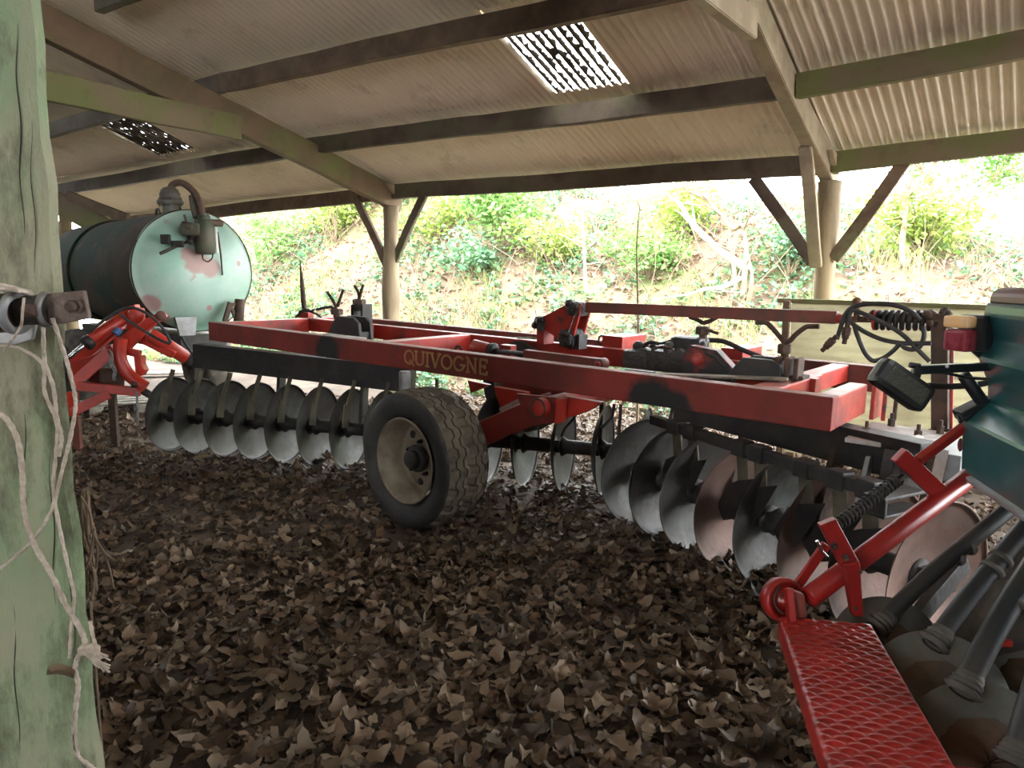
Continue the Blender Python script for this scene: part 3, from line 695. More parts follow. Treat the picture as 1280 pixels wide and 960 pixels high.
for a, b, c in (((1046, 420), (1034, 424 + 4), (1027, 439)), ((1060, 403), (1056, 416), (1055, 430))):
    pa, pc = P(*a, WT - .12), P(*c, WT - .12); d = pc - pa; q = MB().cyl(pa, lerp(pa, pc, .3), .013, 12); q.cyl(lerp(pa, pc, .22), lerp(pa, pc, .62), .022, 6); q.cyl(lerp(pa, pc, .6), lerp(pa, pc, .76), .018, 12); q.cyl(lerp(pa, pc, .7), pc, .012, 12); q.build('hose_coupler', rust_iron, hw)

# right-hand end: black gang beam, plates, drawbar
gb0, gb1 = H(-.28, .24, -.30), H(S(800, .1), .62, -.26)
MBAR(gb0, gb1, .12, .13).build('gang_beam', black_iron, hw)
pl = MB(); pc = H(-.20, .42, -.215); pl.box(pc, (.36, .50, .022), (HD, HN, HU), .004); pl.build('top_plate', pale_plate, hw, 'pale dusty clamp plate')
pl2 = MB().box(H(-.34, .30, -.205), (.09, .30, .04), (HD, HN, HU), .01); pl2.build('top_plate', pale_plate, hw)
for s, w_ in ((-.08, .30), (-.28, .40), (-.34, .60), (-.12, .62)): MB().bolt(H(s, w_, -.203), HU, .019, .05).build('bolt', rust_iron, hw)
MB().cyl(H(-.24, .18, -.20), H(-.30, .34, -.20), .026, 14).build('clamp_roller', pale_plate, hw)
MB().prism([(0, 0), (.24, 0), (.24, .26), (0, .26)], H(-.02, .64, -.19), (HN, HU, HD), .02).build('headstock_plate', red, hw)
MB().bar(H(-.06, .72, .03), H(-.06, .72, -.2), .02, .02, HN).build('headstock_edge', red, hw)
MB().cyl(H(-.10, .78, -.20), H(-.10, .78, .04), .011, 8).build('tie_rod', rust_iron, hw)
MB().bar(H(-.42, .22, -.28), H(-.42, .62, -.28), .13, .12, HU).build('gang_beam', grey_plate, hw, 'bare grey beam end')
MB().bar(H(-.22, .10, -.30), H(-.30, .55, -.40), .05, .17, HU).build('gang_beam', black_iron, hw)
MB().prism([(-.10, -.10), (.05, -.06), (.11, .08), (.02, .09)], H(-.13, .13, -.36), (HN, HU, HD), .02).build('corner_plate', grey_plate, hw, 'bare grey gusset')
db = MB().bar(H(-.30, WT, -.33), H(-1.7, WT + .25, -.42), .12, .13, HU); db.build('drawbar', red, hw)
MB().prism([(0, 0), (.10, 0), (.10, .20), (0, .20)], H(-.45, WT, -.30), (-HD, HU, HN), .05).build('drawbar_lug', red, hw)

# wheels
side_m = mat('black_tyre_sidewall', (.022, .022, .023), (.045, .04, .034), 5, .75, bump=.3, bscale=30, c3=(.09, .075, .055), s3=3, lo3=.60, hi3=.72)
tread_m = mat('muddy_tyre_tread', (.15, .12, .085), (.09, .075, .055), 7, .9, bump=.5, bscale=30, c3=(.05, .044, .036), s3=4, lo3=.55, hi3=.68)
def wheel(c, ax, r, w_, face):
    ax = V(ax).normalized(); rr = r * .60
    prof = [(rr * .99, -w_ * .36), (rr * 1.06, -w_ * .43), (r * .80, -w_ * .50), (r * .90, -w_ * .49), (r * .955, -w_ * .44), (r * .975, -w_ * .38)]
    tread = []
    for k, (h0, h1) in enumerate(((-.30, -.20), (-.17, -.07), (-.04, .06), (.09, .19), (.22, .31))): pass
    full = prof + [(r * .985, -w_ * .3), (r, 0), (r * .985, w_ * .3)] + [(a, -h) for a, h in prof[::-1]]
    q = MB(); d, s, u = frame(ax); seg = 132; zig = lambda k: .013 * (1 if (k // 3) % 2 else -1) * 1.0
    ringp = []
    # sidewalls smooth, tread with zig-zag circumferential ribs
    ribs = [-.42, -.30, -.285, -.27, -.155, -.14, -.125, -.005, .005, .125, .14, .155, .27, .285, .30, .42]
    deep = {2, 5, 7, 8, 10, 13}
    cols = []
    for i in range(len(prof) - 1): cols.append((prof[i][0], prof[i][1], 0))
    for j, h in enumerate(ribs):
        rad = r * (1 - .045 * abs(h / .42) ** 2.5); g = j in deep
        cols.append((rad - (.024 if g else 0), h * w_, 1))
    for i in range(len(prof) - 2, -1, -1): cols.append((prof[i][0], -prof[i][1], 0))
    vs = []
    for rad, h, z in cols:
        for k in range(seg):
            a = 2 * math.pi * k / seg; hh = h + (zig(k) if z and abs(h) < w_ * .36 else 0); rd = rad
            if z and abs(h) > w_ * .36 and (k // 3) % 2 == 0: rd -= .016
            vs.append(V(c) + d * hh + (s * math.cos(a) + u * math.sin(a)) * rd)
    fs = [(i * seg + k, (i + 1) * seg + k, (i + 1) * seg + (k + 1) % seg, i * seg + (k + 1) % seg) for i in range(len(cols) - 1) for k in range(seg)]
    q.add(vs, fs, False)
    nside = (len(prof) - 2) * seg; q.sm = [not (nside <= i < len(fs) - nside) for i in range(len(fs))]
    tyre = q.build('tyre', [side_m, tread_m], hw, 'mud-dusted ribbed tyre')
    tyre.data.polygons.foreach_set('material_index', [0 if q.sm[i] else 1 for i in range(len(fs))])
    f = -1 if face < 0 else 1
    rim = MB(); rim.lathe([(rr * 1.03, f * w_ * .46), (rr * 1.0, f * w_ * .48), (rr * .95, f * w_ * .44), (rr * .90, f * w_ * .30), (rr * .84, f * w_ * .27), (rr * .80, f * w_ * .06), (rr * .76, f * w_ * .0), (rr * .62, f * w_ * .03), (rr * .58, f * w_ * .06), (rr * .40, f * w_ * .07), (.0, f * w_ * .07)], c, ax, 48)
    rim.lathe([(rr * .90, f * w_ * .2), (rr * .9, -f * w_ * .42), (rr * 1.02, -f * w_ * .45)], c, ax, 48); rm_ = rim.build('wheel_rim', rim_m, hw)
    hb = MB(); o = V(c) + d * f * w_ * .07; hb.cyl(o, o + d * f * .055, .085, 24); hb.cyl(o + d * f * .05, o + d * f * .10, .055, 20); hb.build('hub', black_iron, rm_)
    for k in range(5):
        a = 2 * math.pi * k / 5 + .4; e = s * math.cos(a) + u * math.sin(a)
        MB().bolt(o + e * .105, d * f, .014, .03).build('wheel_nut', black_iron, rm_)
        e2 = s * math.cos(a + .63) + u * math.sin(a + .63); p = V(c) + d * f * (w_ * .045) + e2 * rr * .60
        MB().cyl(p, p + d * f * .012, .024, 14).build('rim_hole', black_iron, rm_, 'dark hand hole')
    return tyre
AX = V((-.69, -.72, 0)).normalized()
WR = .432
wf = at(503, 580, 4.52); WC = wf - AX * .17; WC.z = WR - .015
wheel(WC, AX, WR, .35, 1)
WC2 = at(656, 480, 5.75)
wheel(WC2, AX, .36, .24, -1)
pv = P(676, 509, -.0)
def wheel_arm(w0, wc, inner):
    h0 = wc - AX * .2 * inner; h0 = V((h0.x, h0.y, wc.z + .02)); pvv = pv + HN * w0
    ar = MB().bar(h0, pvv, .11, .15, HU, bev=.008); ar.cyl(h0 - AX * .05, wc, .05, 16); return ar.build('wheel_arm', rail_m, hw)
wheel_arm(.10, WC, 1); wheel_arm(1.0, WC2, -1)
ax_ = MB().cyl(pv - HN * .03, pv + HN * 1.15, .055, 24); ax_.build('pivot_shaft', red, hw)
MB().tube([pv - HN * .033 + (HD * math.cos(a) + HU * math.sin(a)) * .052 for a in [i * math.pi / 10 for i in range(20)]], .005, 6, closed=True).build('shaft_ring', rust_iron, hw)
MB().prism(poly_px([(645, 492), (697, 497), (694, 528), (664, 533), (655, 520)], .02, pv), pv + HN * .03, (-HD, HU, HN), .022).build('pivot_bracket', rail_m, hw)
MB().prism(poly_px([(697, 498), (706, 498), (703, 528), (695, 530)], .0, pv), pv + HN * .01, (-HD, HU, HN), .05).build('pivot_bracket', red, hw)
MB().prism(poly_px([(705, 495), (752, 503), (738, 512), (722, 519), (707, 523)], .06, pv), pv + HN * .08, (-HD, HU, HN), .05).build('pivot_bracket', red, hw)
MB().prism(poly_px([(580, 476), (606, 482), (584, 492)], .1, pv), pv + HN * .15, (-HD, HU, HN), .04).build('gusset', red, hw)
MB().prism(poly_px([(620, 483), (660, 490), (660, 498), (628, 509)], .5, pv), pv + HN * .5, (-HD, HU, HN), .05).build('gusset', red, hw)
MB().bar(P(628, 514, .45), P(657, 500, .45), .05, .05, HU).build('hinge_leaf', pale_plate, hw)
for p in ([(721, 513), (717, 524), (706, 535), (702, 545)], [(768, 505), (765, 522), (752, 535)], [(776, 505), (775, 525), (773, 547)]):
    MB().tube([P(x, y, .45) for x, y in p], .010, 8).build('hanging_hose', rubber, hw)

# gangs
def disc_prof(r, dish, th): 
    out = []; n = 9
    Rr = (r * r + dish * dish) / (2 * dish)
    for i in range(n + 1):
        x = .05 + (r - .05) * i / n; out.append((x, Rr - math.sqrt(Rr * Rr - x * x)))
    back = [(x - .0, y - th) for x, y in out[::-1]]; back[0] = (r - .006, out[-1][1] - th * .4)
    return out + back + [out[0]]
def gang(p0, p1, n, r, dish, side, m, spool=.05, name='gang_shaft', skip=()):
    p0, p1 = V(p0), V(p1); d = (p1 - p0).normalized()
    sh = MB().cyl(p0 - d * .12, p1 + d * .12, .022, 10)
    for k in range(n - 1):
        a, b = lerp(p0, p1, k / (n - 1)), lerp(p0, p1, (k + 1) / (n - 1)); L = (b - a).length
        sh.lathe([(.022, .02), (.075, .025), (.052, .06), (.050, L - .06), (.075, L - .03), (.022, L - .02)], a, d, 16)
    sh.build(name, black_iron, hw)
    for k in range(n):
        if k in skip: continue
        c = lerp(p0, p1, k / (n - 1)) - d * side * dish * .4
        q = MB().lathe(disc_prof(r, dish, .007), c, d * side, 56)
        dk = q.build('disc', m[k % len(m)] if isinstance(m, list) else m, hw)
        MB().nut(c + d * side * .02, d, .05, .045).build('disc_nut', black_iron, dk)
g10, g11 = at(211, 517, 6.62), at(800, 566, 5.28)
gang(g10, g11, 15, .325, .085, 1, disc_steel)
d1 = (g11 - g10).normalized(); n1 = V((d1.y, -d1.x, 0)).normalized()
if n1.y > 0: n1 = -n1
# beam over the first gang with its scraper arms
t515 = .50
MB().bar(at(247, 444, 6.5), at(516, 474, 5.95), .13, .20, V((0, 0, 1))).build('gang_beam', black_iron, hw)
MB().bar(lerp(g10, g11, .8) + V((0, 0, .42)) - n1 * .35, g11 + V((0, 0, .42)) - n1 * .35, .12, .12).build('gang_beam', black_iron, hw)
for t in (.06, .27, .46, .93): 
    a = lerp(g10, g11, t); MB().bar(a - n1 * .1 + V((0, 0, .43)), a + V((0, 0, .03)) - n1 * .04, .09, .03, d1).build('gang_standard', black_iron, hw)
for k in range(8):
    a = lerp(g10, g11, (k + .42) / 14); top = a + V((0, 0, .40)) + n1 * .05; bot = a + V((0, 0, .20)) - d1 * .03 + n1 * .12
    sc1 = MB().bar(top, bot, .05, .010, d1); sc1.prism([(-.03, 0), (.05, .03), (.09, -.15), (.0, -.17)], bot, (n1, V((0, 0, 1)), d1), .008); sc1.build('scraper', worn_scraper, hw)
hp = MB().cyl(P(506, 464, .35), P(506, 490, .35), .042, 14); hp.build('hanger_post', grey_plate, hw, 'bare grey hanger post')
MB().cyl(P(546, 474, .5), P(546, 494, .5), .012, 8).build('tie_rod', rust_iron, hw)
# second gang
g20, g21 = at(800, 588, 4.80), at(1158, 722, 3.10)
gang(g20, g21, 8, .345, .095, 1, [disc_steel, disc_steel, disc_steel, disc_rust, disc_steel, disc_rust, disc_rust, disc_rust])
d2 = (g21 - g20).normalized(); n2 = V((-d2.y, d2.x, 0)).normalized()
if n2.x > 0: n2 = -n2
b0, b1_ = at(822, 526, 4.62), at(1112, 619, 3.03); db2 = (b1_ - b0).normalized()
bar = MB().bar(b0 - db2 * .05, b1_, .055, .055, V((0, 0, 1)))
bar_o = bar.build('scraper_bar', black_iron, hw)
L2 = (b1_ - b0).length
for px in (846, 866, 928, 950, 1007, 1050, 1088):
    t = solve(lambda q: b0 + db2 * q, px, 0, 3); c = b0 + db2 * t
    MB().box(c, (.10, .075, .085), (db2, V((0, 0, 1)).cross(db2), V((0, 0, 1))), .008).build('scraper_clamp', black_iron, bar_o)
    dn = V((0, 0, -1)); lo = c + dn * .19 - n2 * .02
    s_ = MB().bar(c + dn * .02, lo, .075, .012, n2).build('scraper', worn_scraper, hw)
    MB().prism([(-.20, -.17), (-.11, -.03), (-.03, .01), (.13, .06), (.05, -.07), (-.04, -.20), (-.14, -.24)], lo + n2 * .012, (db2, V((0, 0, 1)), n2), .008).build('scraper_blade', black_iron, s_)
for t in (.12, .42, .72, .97):
    a = lerp(g20, g21, t); MB().bar(a + V((0, 0, .53)) - n2 * .12, a + V((0, 0, .04)), .09, .03, d2).build('gang_standard', rust_iron, hw)
MB().bar(lerp(g20, g21, .0) + V((0, 0, .50)) - n2 * .1, lerp(g20, g21, .95) + V((0, 0, .50)) - n2 * .1, .11, .10).build('gang_beam', black_iron, hw)
fr = MB(); c = at(1118, 627, 3.0); 
for dz in (-.035, .035): fr.box(c + V((0, 0, dz)), (.26, .10, .014), (n2, d2, V((0, 0, 1))))
fr.box(c - n2 * -.12, (.014, .10, .07), (n2, d2, V((0, 0, 1)))); fr.build('beam_end', black_iron, hw)
# ------------------------------------------------------------------ slurry tank
mint = mat('mint_green_tank_end', (.26, .44, .34), (.40, .50, .44), 1.5, .5, metal=.1, bump=.15, bscale=10, c3=(.36, .20, .165), s3=3.2, lo3=.60, hi3=.66, rvar=.1)
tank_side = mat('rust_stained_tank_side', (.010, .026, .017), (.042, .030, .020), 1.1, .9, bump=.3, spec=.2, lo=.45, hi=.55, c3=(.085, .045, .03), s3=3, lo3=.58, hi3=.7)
olive = mat('olive_green_iron', (.06, .075, .045), (.10, .085, .06), 5, .55, metal=.2, bump=.3)
old_grey = mat('old_grey_casting', (.17, .16, .135), (.10, .085, .07), 7, .7, metal=.2, bump=.5)
hose_brown = mat('brown_suction_hose', (.085, .05, .035), (.14, .085, .06), 8, .7, bump=.3)
white_m = mat('milky_sight_tube', (.62, .64, .62), rough=.4)
TXA = V((-.70, .714, 0)).normalized(); TC = at(243, 339, 8.45); TR_ = .645
TS = TXA.cross(V((0, 0, 1))).normalized()
def TP(px, py, out=.20): return onp(px, py, TC - TXA * out, TXA)
tk = thing('slurry_tank', 'big round slurry tank with mint green dished end, behind the red implement', 'slurry tank', (TC.x, TC.y, 0))
q = MB(); prof = [(0, -.21)]
for i in range(1, 13): r = TR_ * i / 12; prof.append((r, -.21 * (1 - (r / TR_) ** 2.6)))
q.lathe(prof + [(TR_ + .012, .0), (TR_ + .012, .03)], TC, TXA, 72)
# dented skin
q.v = [(x + .006 * math.sin(9 * z + 4 * x), y + .006 * math.sin(8 * x + 5 * z), z) for x, y, z in q.v]
stain(mint, [(tuple(TP(244, 326, .2) - V((TC.x, TC.y, 0))), .15), (tuple(TP(262, 335, .2) - V((TC.x, TC.y, 0))), .13), (tuple(TP(236, 318, .2) - V((TC.x, TC.y, 0))), .10), (tuple(TP(296, 330, .1) - V((TC.x, TC.y, 0))), .05), (tuple(TP(188, 380, .05) - V((TC.x, TC.y, 0))), .12), (tuple(TP(205, 400, .05) - V((TC.x, TC.y, 0))), .09), (tuple(TP(262, 385, .15) - V((TC.x, TC.y, 0))), .04)], (.36, .235, .21))
q.build('dished_end', mint, tk)
MB().lathe([(TR_ + .004, -.012), (TR_ + .016, 0), (TR_ + .004, .04)], TC, TXA, 72).build('rim_seam', rust_iron, tk)
MB().lathe([(TR_, .02), (TR_, 3.4), (TR_ * .7, 3.55), (0, 3.6)], TC, TXA, 64).build('barrel', tank_side, tk)
for h in (2.2,): MB().lathe([(TR_, h), (TR_ + .025, h + .01), (TR_ + .025, h + .07), (TR_, h + .08)], TC, TXA, 64).build('barrel_hoop', tank_side, tk)
t_ = TP(213, 262, .02) + TXA * .15
trap = MB(); tb = TP(214, 273, -.12); tt = TP(212, 240, -.12); trap.cyl(tb, lerp(tb, tt, .55), .085, 20); trap.cyl(lerp(tb, tt, .5), lerp(tb, tt, .72), .135, 20); trap.cyl(lerp(tb, tt, .7), tt, .105, 20); trap.ball(tt, .095, 16, (1, 1, .6))
for k in range(6):
    a = k * math.pi / 3; trap.cyl(lerp(tb, tt, .48) + V((math.cos(a), math.sin(a), 0)) * .115, lerp(tb, tt, .78) + V((math.cos(a), math.sin(a), 0)) * .115, .014, 8)
trap.build('moisture_trap', old_grey, tk, 'old grey cast trap on the tank top')
MB().tube(smooth_pts([TP(212, 240, -.1), TP(216, 231, -.1), TP(228, 229, .0), TP(243, 241, .1), TP(251, 258, .2), TP(253, 280, .26)], 8), .036, 14).build('suction_hose', hose_brown, tk)
can = MB(); ca, cb = TP(255, 275, .30), TP(257, 318, .30); can.cyl(cb, ca, .098, 24); can.cyl(ca - V((0, 0, .02)), ca + V((0, 0, .05)), .06, 16); can.build('filter_canister', olive, tk)
MB().tube(smooth_pts([TP(253, 318, .3), TP(254, 324, .3), TP(260, 327, .3), TP(265, 323, .3), TP(266, 318, .3)]), .008, 8).build('drain_hook', rust_iron, tk)
MB().cyl(TP(269, 284, .32), TP(271, 316, .32), .020, 12).build('sight_tube', white_m, tk)
MB().cyl(TP(258, 278, .34), TP(278, 279, .34), .036, 14).build('pipe_stub', hose_brown, tk)
MB().tube([TP(272, 290, .24), TP(276, 318, .24), TP(278, 344, .22)], .010, 8).build('pull_rod', rust_iron, tk)
lv_ = MB(); lv_.tube([TP(200, 317, .24), TP(220, 308, .24), TP(243, 299, .24)], .016, 8); lv_.cyl(TP(238, 297, .2), TP(238, 303, .3), .03, 12); lv_.box(TP(222, 305, .24), (.12, .05, .07), None, .01); lv_.box(TP(207, 299, .22), (.10, .05, .10), None, .015); lv_.build('valve_lever', black_iron, tk)
MB().tube([TP(230, 268, .25), TP(236, 285, .26), TP(241, 304, .28)], .011, 8).build('lever_chain', rust_iron, tk)
vb = MB(); vb.box(TP(240, 287, .26), (.20, .12, .13), None, .02); vb.cyl(TP(228, 282, .2), TP(243, 285, .3), .05, 14); vb.build('valve_body', olive, tk)
MB().tube([TP(240, 245, .05), TP(243, 258, .1), TP(246, 272, .15)], [.035, .045, .04], 12).build('vent_pipe', old_grey, tk)
MB().tube([TP(259, 266, .25), TP(262, 272, .25), TP(258, 277, .25)], .014, 8).build('vent_pipe', old_grey, tk)
jk = MB(); jk.cyl(TP(298, 402, .25), TP(300, 374, .25), .055, 16); jk.build('jack_leg', rust_iron, tk)
jb = MB(); jb.bar(TP(281, 402, .25), TP(288, 378, .25), .04, .05); jb.bar(TP(294, 398, .25), TP(288, 380, .25), .03, .035); jb.bar(TP(286, 381, .25), TP(300, 380, .25), .03, .04); jb.build('jack_bracket', rust_iron, tk)
lg = MB(); lg.prism([(-.12, .1), (.11, .1), (.06, -.30), (-.04, -.30)], TP(233, 408, .12), (TS, V((0, 0, 1)), TXA), .04); lg.build('support_leg', grey_plate, tk, 'pale grey support leg')
lo_ = TC - V((0, 0, TR_ + .12))
MB().bar(lo_ - TXA * .15, lo_ + TXA * 3.3, .5, .16).build('chassis', black_iron, tk)
for s in (-1, 1):
    wc = TC + TXA * 1.6 + TS * s * .75; wc.z = .46
    MB().lathe([(.28, -.16), (.43, -.17), (.47, -.1), (.47, .1), (.43, .17), (.28, .16), (.26, 0), (.28, -.16)], wc, TS, 40).build('tyre', tyre_m, tk)
    MB().cyl(wc - TS * .1, wc + TS * .1, .28, 24).build('wheel_rim', rust_iron, tk)
    MB().bar(wc, V((wc.x, wc.y, .80)) - TS * s * .4, .1, .1).build('axle_stub', black_iron, tk)
for h in (.1, 3.0):
    c = lo_ + TXA * h; MB().bar(V((c.x, c.y, 0)), c, .1, .1, TXA).build('stand', black_iron, tk)
for k, z in ((.35, 0), (.95, 0)):
    c = TC + TXA * k + V((0, 0, TR_ - .02)); MB().tube([c + TXA * (.07 * math.cos(a)) + V((0, 0, .10 * math.sin(a))) for a in [i * math.pi / 10 for i in range(11)]], .014, 8).build('lifting_eye', black_iron, tk)

# ------------------------------------------------------------------ red implement beside the tank
bright_red = mat('bright_red_paint', (.55, .040, .022), (.36, .03, .018), 4, .35, bump=.12, bscale=30, c3=(.13, .05, .035), s3=5, lo3=.62, hi3=.72, rvar=.1)
def Q(x, y, d=7.0): return at(x, 300 + 0 + (y), d)
def Z(zx, zy, d=7.0): return at(zx / 4, 300 + zy / 4, d)
im = thing('implement', 'bright red tractor implement with hydraulic ram and bent tubes, between painted post and harrow', 'farm implement', (at(150, 500, 7.0).x, 7.0, 0))
r = MB().cyl(Z(425, 520, 6.7), Z(655, 365, 7.0), .058, 18); r.build('ram_barrel', bright_red, im)
MB().cyl(Z(340, 592, 6.6), Z(440, 508, 6.7), .021, 12).build('ram_rod', chrome, im)
MB().cyl(Z(425, 525, 6.68), Z(455, 500, 6.72), .066, 16).build('ram_gland', black_iron, im)
c = MB(); c.cyl(Z(680, 375, 6.92), Z(680, 375, 7.08), .07, 18); c.box(Z(680, 400, 7.0), (.14, .10, .22), None, .02); c.bar(Z(640, 350, 7), Z(690, 335, 7), .09, .05); c.build('ram_clevis', bright_red, im)
def flat(pts, d, th, name, m=bright_red):
    o = Z(*pts[0], d); q = [((Z(x, y, d) - o).x, (Z(x, y, d) - o).z) for x, y in pts]
    MB().prism(q, o, (V((1, 0, 0)), V((0, 0, 1)), V((0, 1, 0))), th, .006).build(name, m, im)
flat([(600, 500), (640, 460), (760, 380), (815, 360), (830, 385), (740, 450), (650, 545), (605, 560)], 6.9, .10, 'lift_arm')
MB().cyl(Z(805, 378, 6.8), Z(805, 378, 7.0), .045, 16).build('arm_boss', rust_red, im)
MB().tube(smooth_pts([Z(605, 490, 6.78), Z(598, 560, 6.78), Z(610, 620, 6.78), Z(650, 680, 6.78), Z(725, 735, 6.78)], 8), .056, 16).build('bent_tube', bright_red, im)
MB().cyl(Z(745, 470, 7.0), Z(945, 598, 7.2), .065, 18).build('lower_tube', bright_red, im)
MB().cyl(Z(930, 590, 7.18), Z(990, 625, 7.25), .075, 16).build('tube_end', black_iron, im)
flat([(700, 510), (860, 590), (880, 560), (730, 470)], 7.05, .06, 'web_plate')
flat([(370, 610), (480, 570), (560, 520), (590, 560), (440, 690), (372, 742)], 6.95, .09, 'side_plate')
MB().bar(Z(372, 715, 6.8), Z(550, 560, 6.9), .09, .10).build('side_beam', bright_red, im)
MB().bar(Z(372, 625, 7.1), Z(600, 420, 7.1), .08, .10).build('side_beam', bright_red, im)
MB().bar(Z(390, 728, 6.75), Z(700, 760, 6.85), .08, .075).build('cross_tube', bright_red, im)
MB().bar(Z(360, 860, 6.7), Z(550, 765, 6.8), .09, .085).build('foot_beam', bright_red, im)
MB().bar(Z(365, 760, 6.72), Z(365, 880, 6.72), .08, .06, V((0, 1, 0))).build('foot_beam', bright_red, im)
flat([(440, 660), (560, 640), (540, 720), (450, 710)], 7.0, .05, 'web_plate', rust_red)
flat([(680, 580), (715, 575), (720, 620), (735, 650), (715, 680), (690, 660)], 6.9, .10, 'hinge_lug')
MB().bar(Z(630, 555, 6.9), Z(700, 570, 6.9), .07, .06).build('hinge_arm', bright_red, im)
MB().cyl(Z(500, 690, 6.9), Z(620, 690, 7.0), .09, 20).build('gear_housing', rust_iron, im)
MB().cyl(Z(655, 722, 6.72), Z(690, 722, 6.75), .030, 12).build('hitch_pin', rust_iron, im)
MB().tube([Z(685, 760, 6.8), Z(688, 910, 6.8)], .012, 8).build('prop_stake', grey_plate, im)
MB().cyl(Z(700, 745, 6.9), Z(785, 795, 6.95), .035, 12).build('lower_pin', black_iron, im)
MB().cyl(Z(575, 470, 6.75), Z(598, 445, 6.78), .035, 12).build('hose_union', blue_m, im)
for p in ([(440, 470), (520, 400), (600, 350), (650, 340), (690, 345), (760, 385), (820, 450), (855, 515)], [(600, 370), (650, 410), (720, 455), (800, 500), (850, 520)], [(905, 480), (940, 540), (975, 585)]):
    MB().tube(smooth_pts([Z(x, y, 6.68) for x, y in p], 6), .013, 8).build('hydraulic_hose', rubber, im)
ch = MB()
for k in range(12):
    a = Z(548 + k * 2.5 + 6 * math.sin(k), 560 + k * 12, 6.7); ch.tube([a + V((.012 * math.cos(t), .004 * (k % 2), .02 * math.sin(t))) for t in [i * math.pi / 4 for i in range(8)]], .005, 6, closed=True)
ch.build('chain', grey_plate, im)
MB().bar(Z(380, 880, 6.7), V((Z(380, 880, 6.7).x, 6.7, .01)), .06, .05, V((0, 1, 0))).build('stand', rust_red, im)
MB().bar(Z(560, 760, 6.8), V((Z(560, 760, 6.8).x, 6.8, .01)), .06, .05, V((0, 1, 0))).build('stand', rust_iron, im)

# pale boards on the ground
board_m = mat('bleached_board', (.42, .38, .32), (.26, .23, .19), 6, .85, bump=.4, stretch=(1, 1, 1))
pal = thing('pallet', 'bleached wooden pallet lying flat on the leaves under the red implement', 'pallet', onz(125, 515, .0))
o = V(onz(125, 512, 0)); dx = V((.93, .36, 0)).normalized(); dy = V((-.36, .93, 0)).normalized()
for k in range(5): MB().box(o + dy * (k - 2) * .19 + V((0, 0, .115)), (1.1, .10, .02), (dx, dy, V((0, 0, 1)))).jitter(.002, k).build('slat', board_m, pal)
for k in (-1, 0, 1): MB().box(o + dx * k * .48 + V((0, 0, .055)), (.09, .95, .09), (dx, dy, V((0, 0, 1)))).build('bearer', board_m, pal)
bd = MB().box(onz(208, 466, .03), (1.3, .34, .03), (V((.97, .2, 0)).normalized(), V((-.2, .97, 0)).normalized(), V((0, 0, 1))), .006).jitter(.003, 3)
tag(bd.build('plank', board_m, origin=onz(208, 466, .03)), 'pale wide plank lying on the ground behind the harrow disc row', 'plank')

# ------------------------------------------------------------------ painted post close to the camera
pd = 1.72
c_top = at(50, 0, pd); c_bot = at(125, 955, pd); ex = (c_top.x + c_bot.x) / 2
q = MB(); n = 40; wpost = .34; vs = []; fs = []
prof = [(0, .0), (-.014, -.012), (-.10, -.016), (-.2, -.014), (-wpost + .02, -.012), (-wpost, 0), (-wpost, .26), (-.004, .26)]
for i in range(n + 1):
    z = -.05 + 3.9 * i / n
    for a, b in prof:
        wv = .006 * math.sin(3.1 * z + 1) + .004 * math.sin(9 * z) + (.004 * math.sin(23 * z) if a > -.05 else 0)
        edge = c_bot.x + (c_top.x - c_bot.x) * (z - c_bot.z) / (c_top.z - c_bot.z)
        vs.append((edge + a - .62 * max(0, b) + wv * (1 if a > -.05 else .3), pd + b + .004 * math.sin(5 * z + a * 30), z))
k = len(prof)
for i in range(n):
    for j in range(k): fs.append((i * k + j, i * k + (j + 1) % k, (i + 1) * k + (j + 1) % k, (i + 1) * k + j))
q.add(vs, fs, False); q.add([vs[n * k + j] for j in range(k)], [tuple(range(k))])
tag(q.build('timber_post', post_wood, origin=(ex - .15, pd, 0)), 'big square post of green stained timber hung with twine, close to the camera', 'post', kind='thing')
tpost = bpy.data.objects['timber_post']; ck_m = mat('crack_shadowed_wood', (.035, .03, .022), rough=.95)
for x0, y0, y1, wd_ in ((20, 30, 330, 1.2), (38, 150, 345, .8), (28, 470, 640, 1.0), (62, 540, 760, 1.1), (15, 700, 930, 1.3), (88, 690, 850, .8), (45, 850, 958, 1.0)):
    pts = [at(x0 + (y - y0) * .035 + 2.0 * math.sin(y * .05), y, pd - .0145) for y in range(y0, y1, 12)]
    cko = MB().tube(smooth_pts(pts, 3), [.0011 * wd_ * (.3 + math.sin(math.pi * min(1, i / (len(pts) * 3 - 3)))) for i in range((len(pts) - 1) * 3 + 1)], 6).build('drying_crack', ck_m, tpost)
def N_(x, y, d=1.66): return at(x, y, d)
br = thing('hinge_bracket', 'rusty iron sleeve and bolted plate fixed across the green timber post', 'bracket', N_(60, 388, 1.66))
o = N_(60, 388, 1.665); X_, Z_, Y_ = V((1, 0, 0)), V((0, 0, 1)), V((0, 1, 0))
def flatn(pts, d, th): 
    o = N_(*pts[0], d); return MB().prism([((N_(x, y, d) - o).x, (N_(x, y, d) - o).z) for x, y in pts], o, (X_, Z_, Y_), th, .002)
bracket_m = mat('rust_brown_plate', (.17, .125, .105), (.11, .075, .06), 12, .75, metal=.3, bump=.6, c3=(.24, .2, .17), s3=9, lo3=.58, hi3=.7)
flatn([(58, 367), (106, 363), (113, 398), (64, 407)], 1.60, .016).build('plate', bracket_m, br)
b = MB(); c = N_(95, 383, 1.59); b.nut(c + Y_ * -.005, -Y_, .016, .014); b.cyl(c, c - Y_ * .028, .0095, 12); b.build('bolt', rust_iron, br)
a, c = N_(22, 388, 1.60), N_(62, 387, 1.60)
MB().cyl(a, c, .031, 24).build('sleeve', black_iron, br)
MB().lathe([(.030, 0), (.037, .0), (.037, .012), (.030, .012)], N_(56, 387, 1.60), X_, 28).build('collar', grey_plate, br)
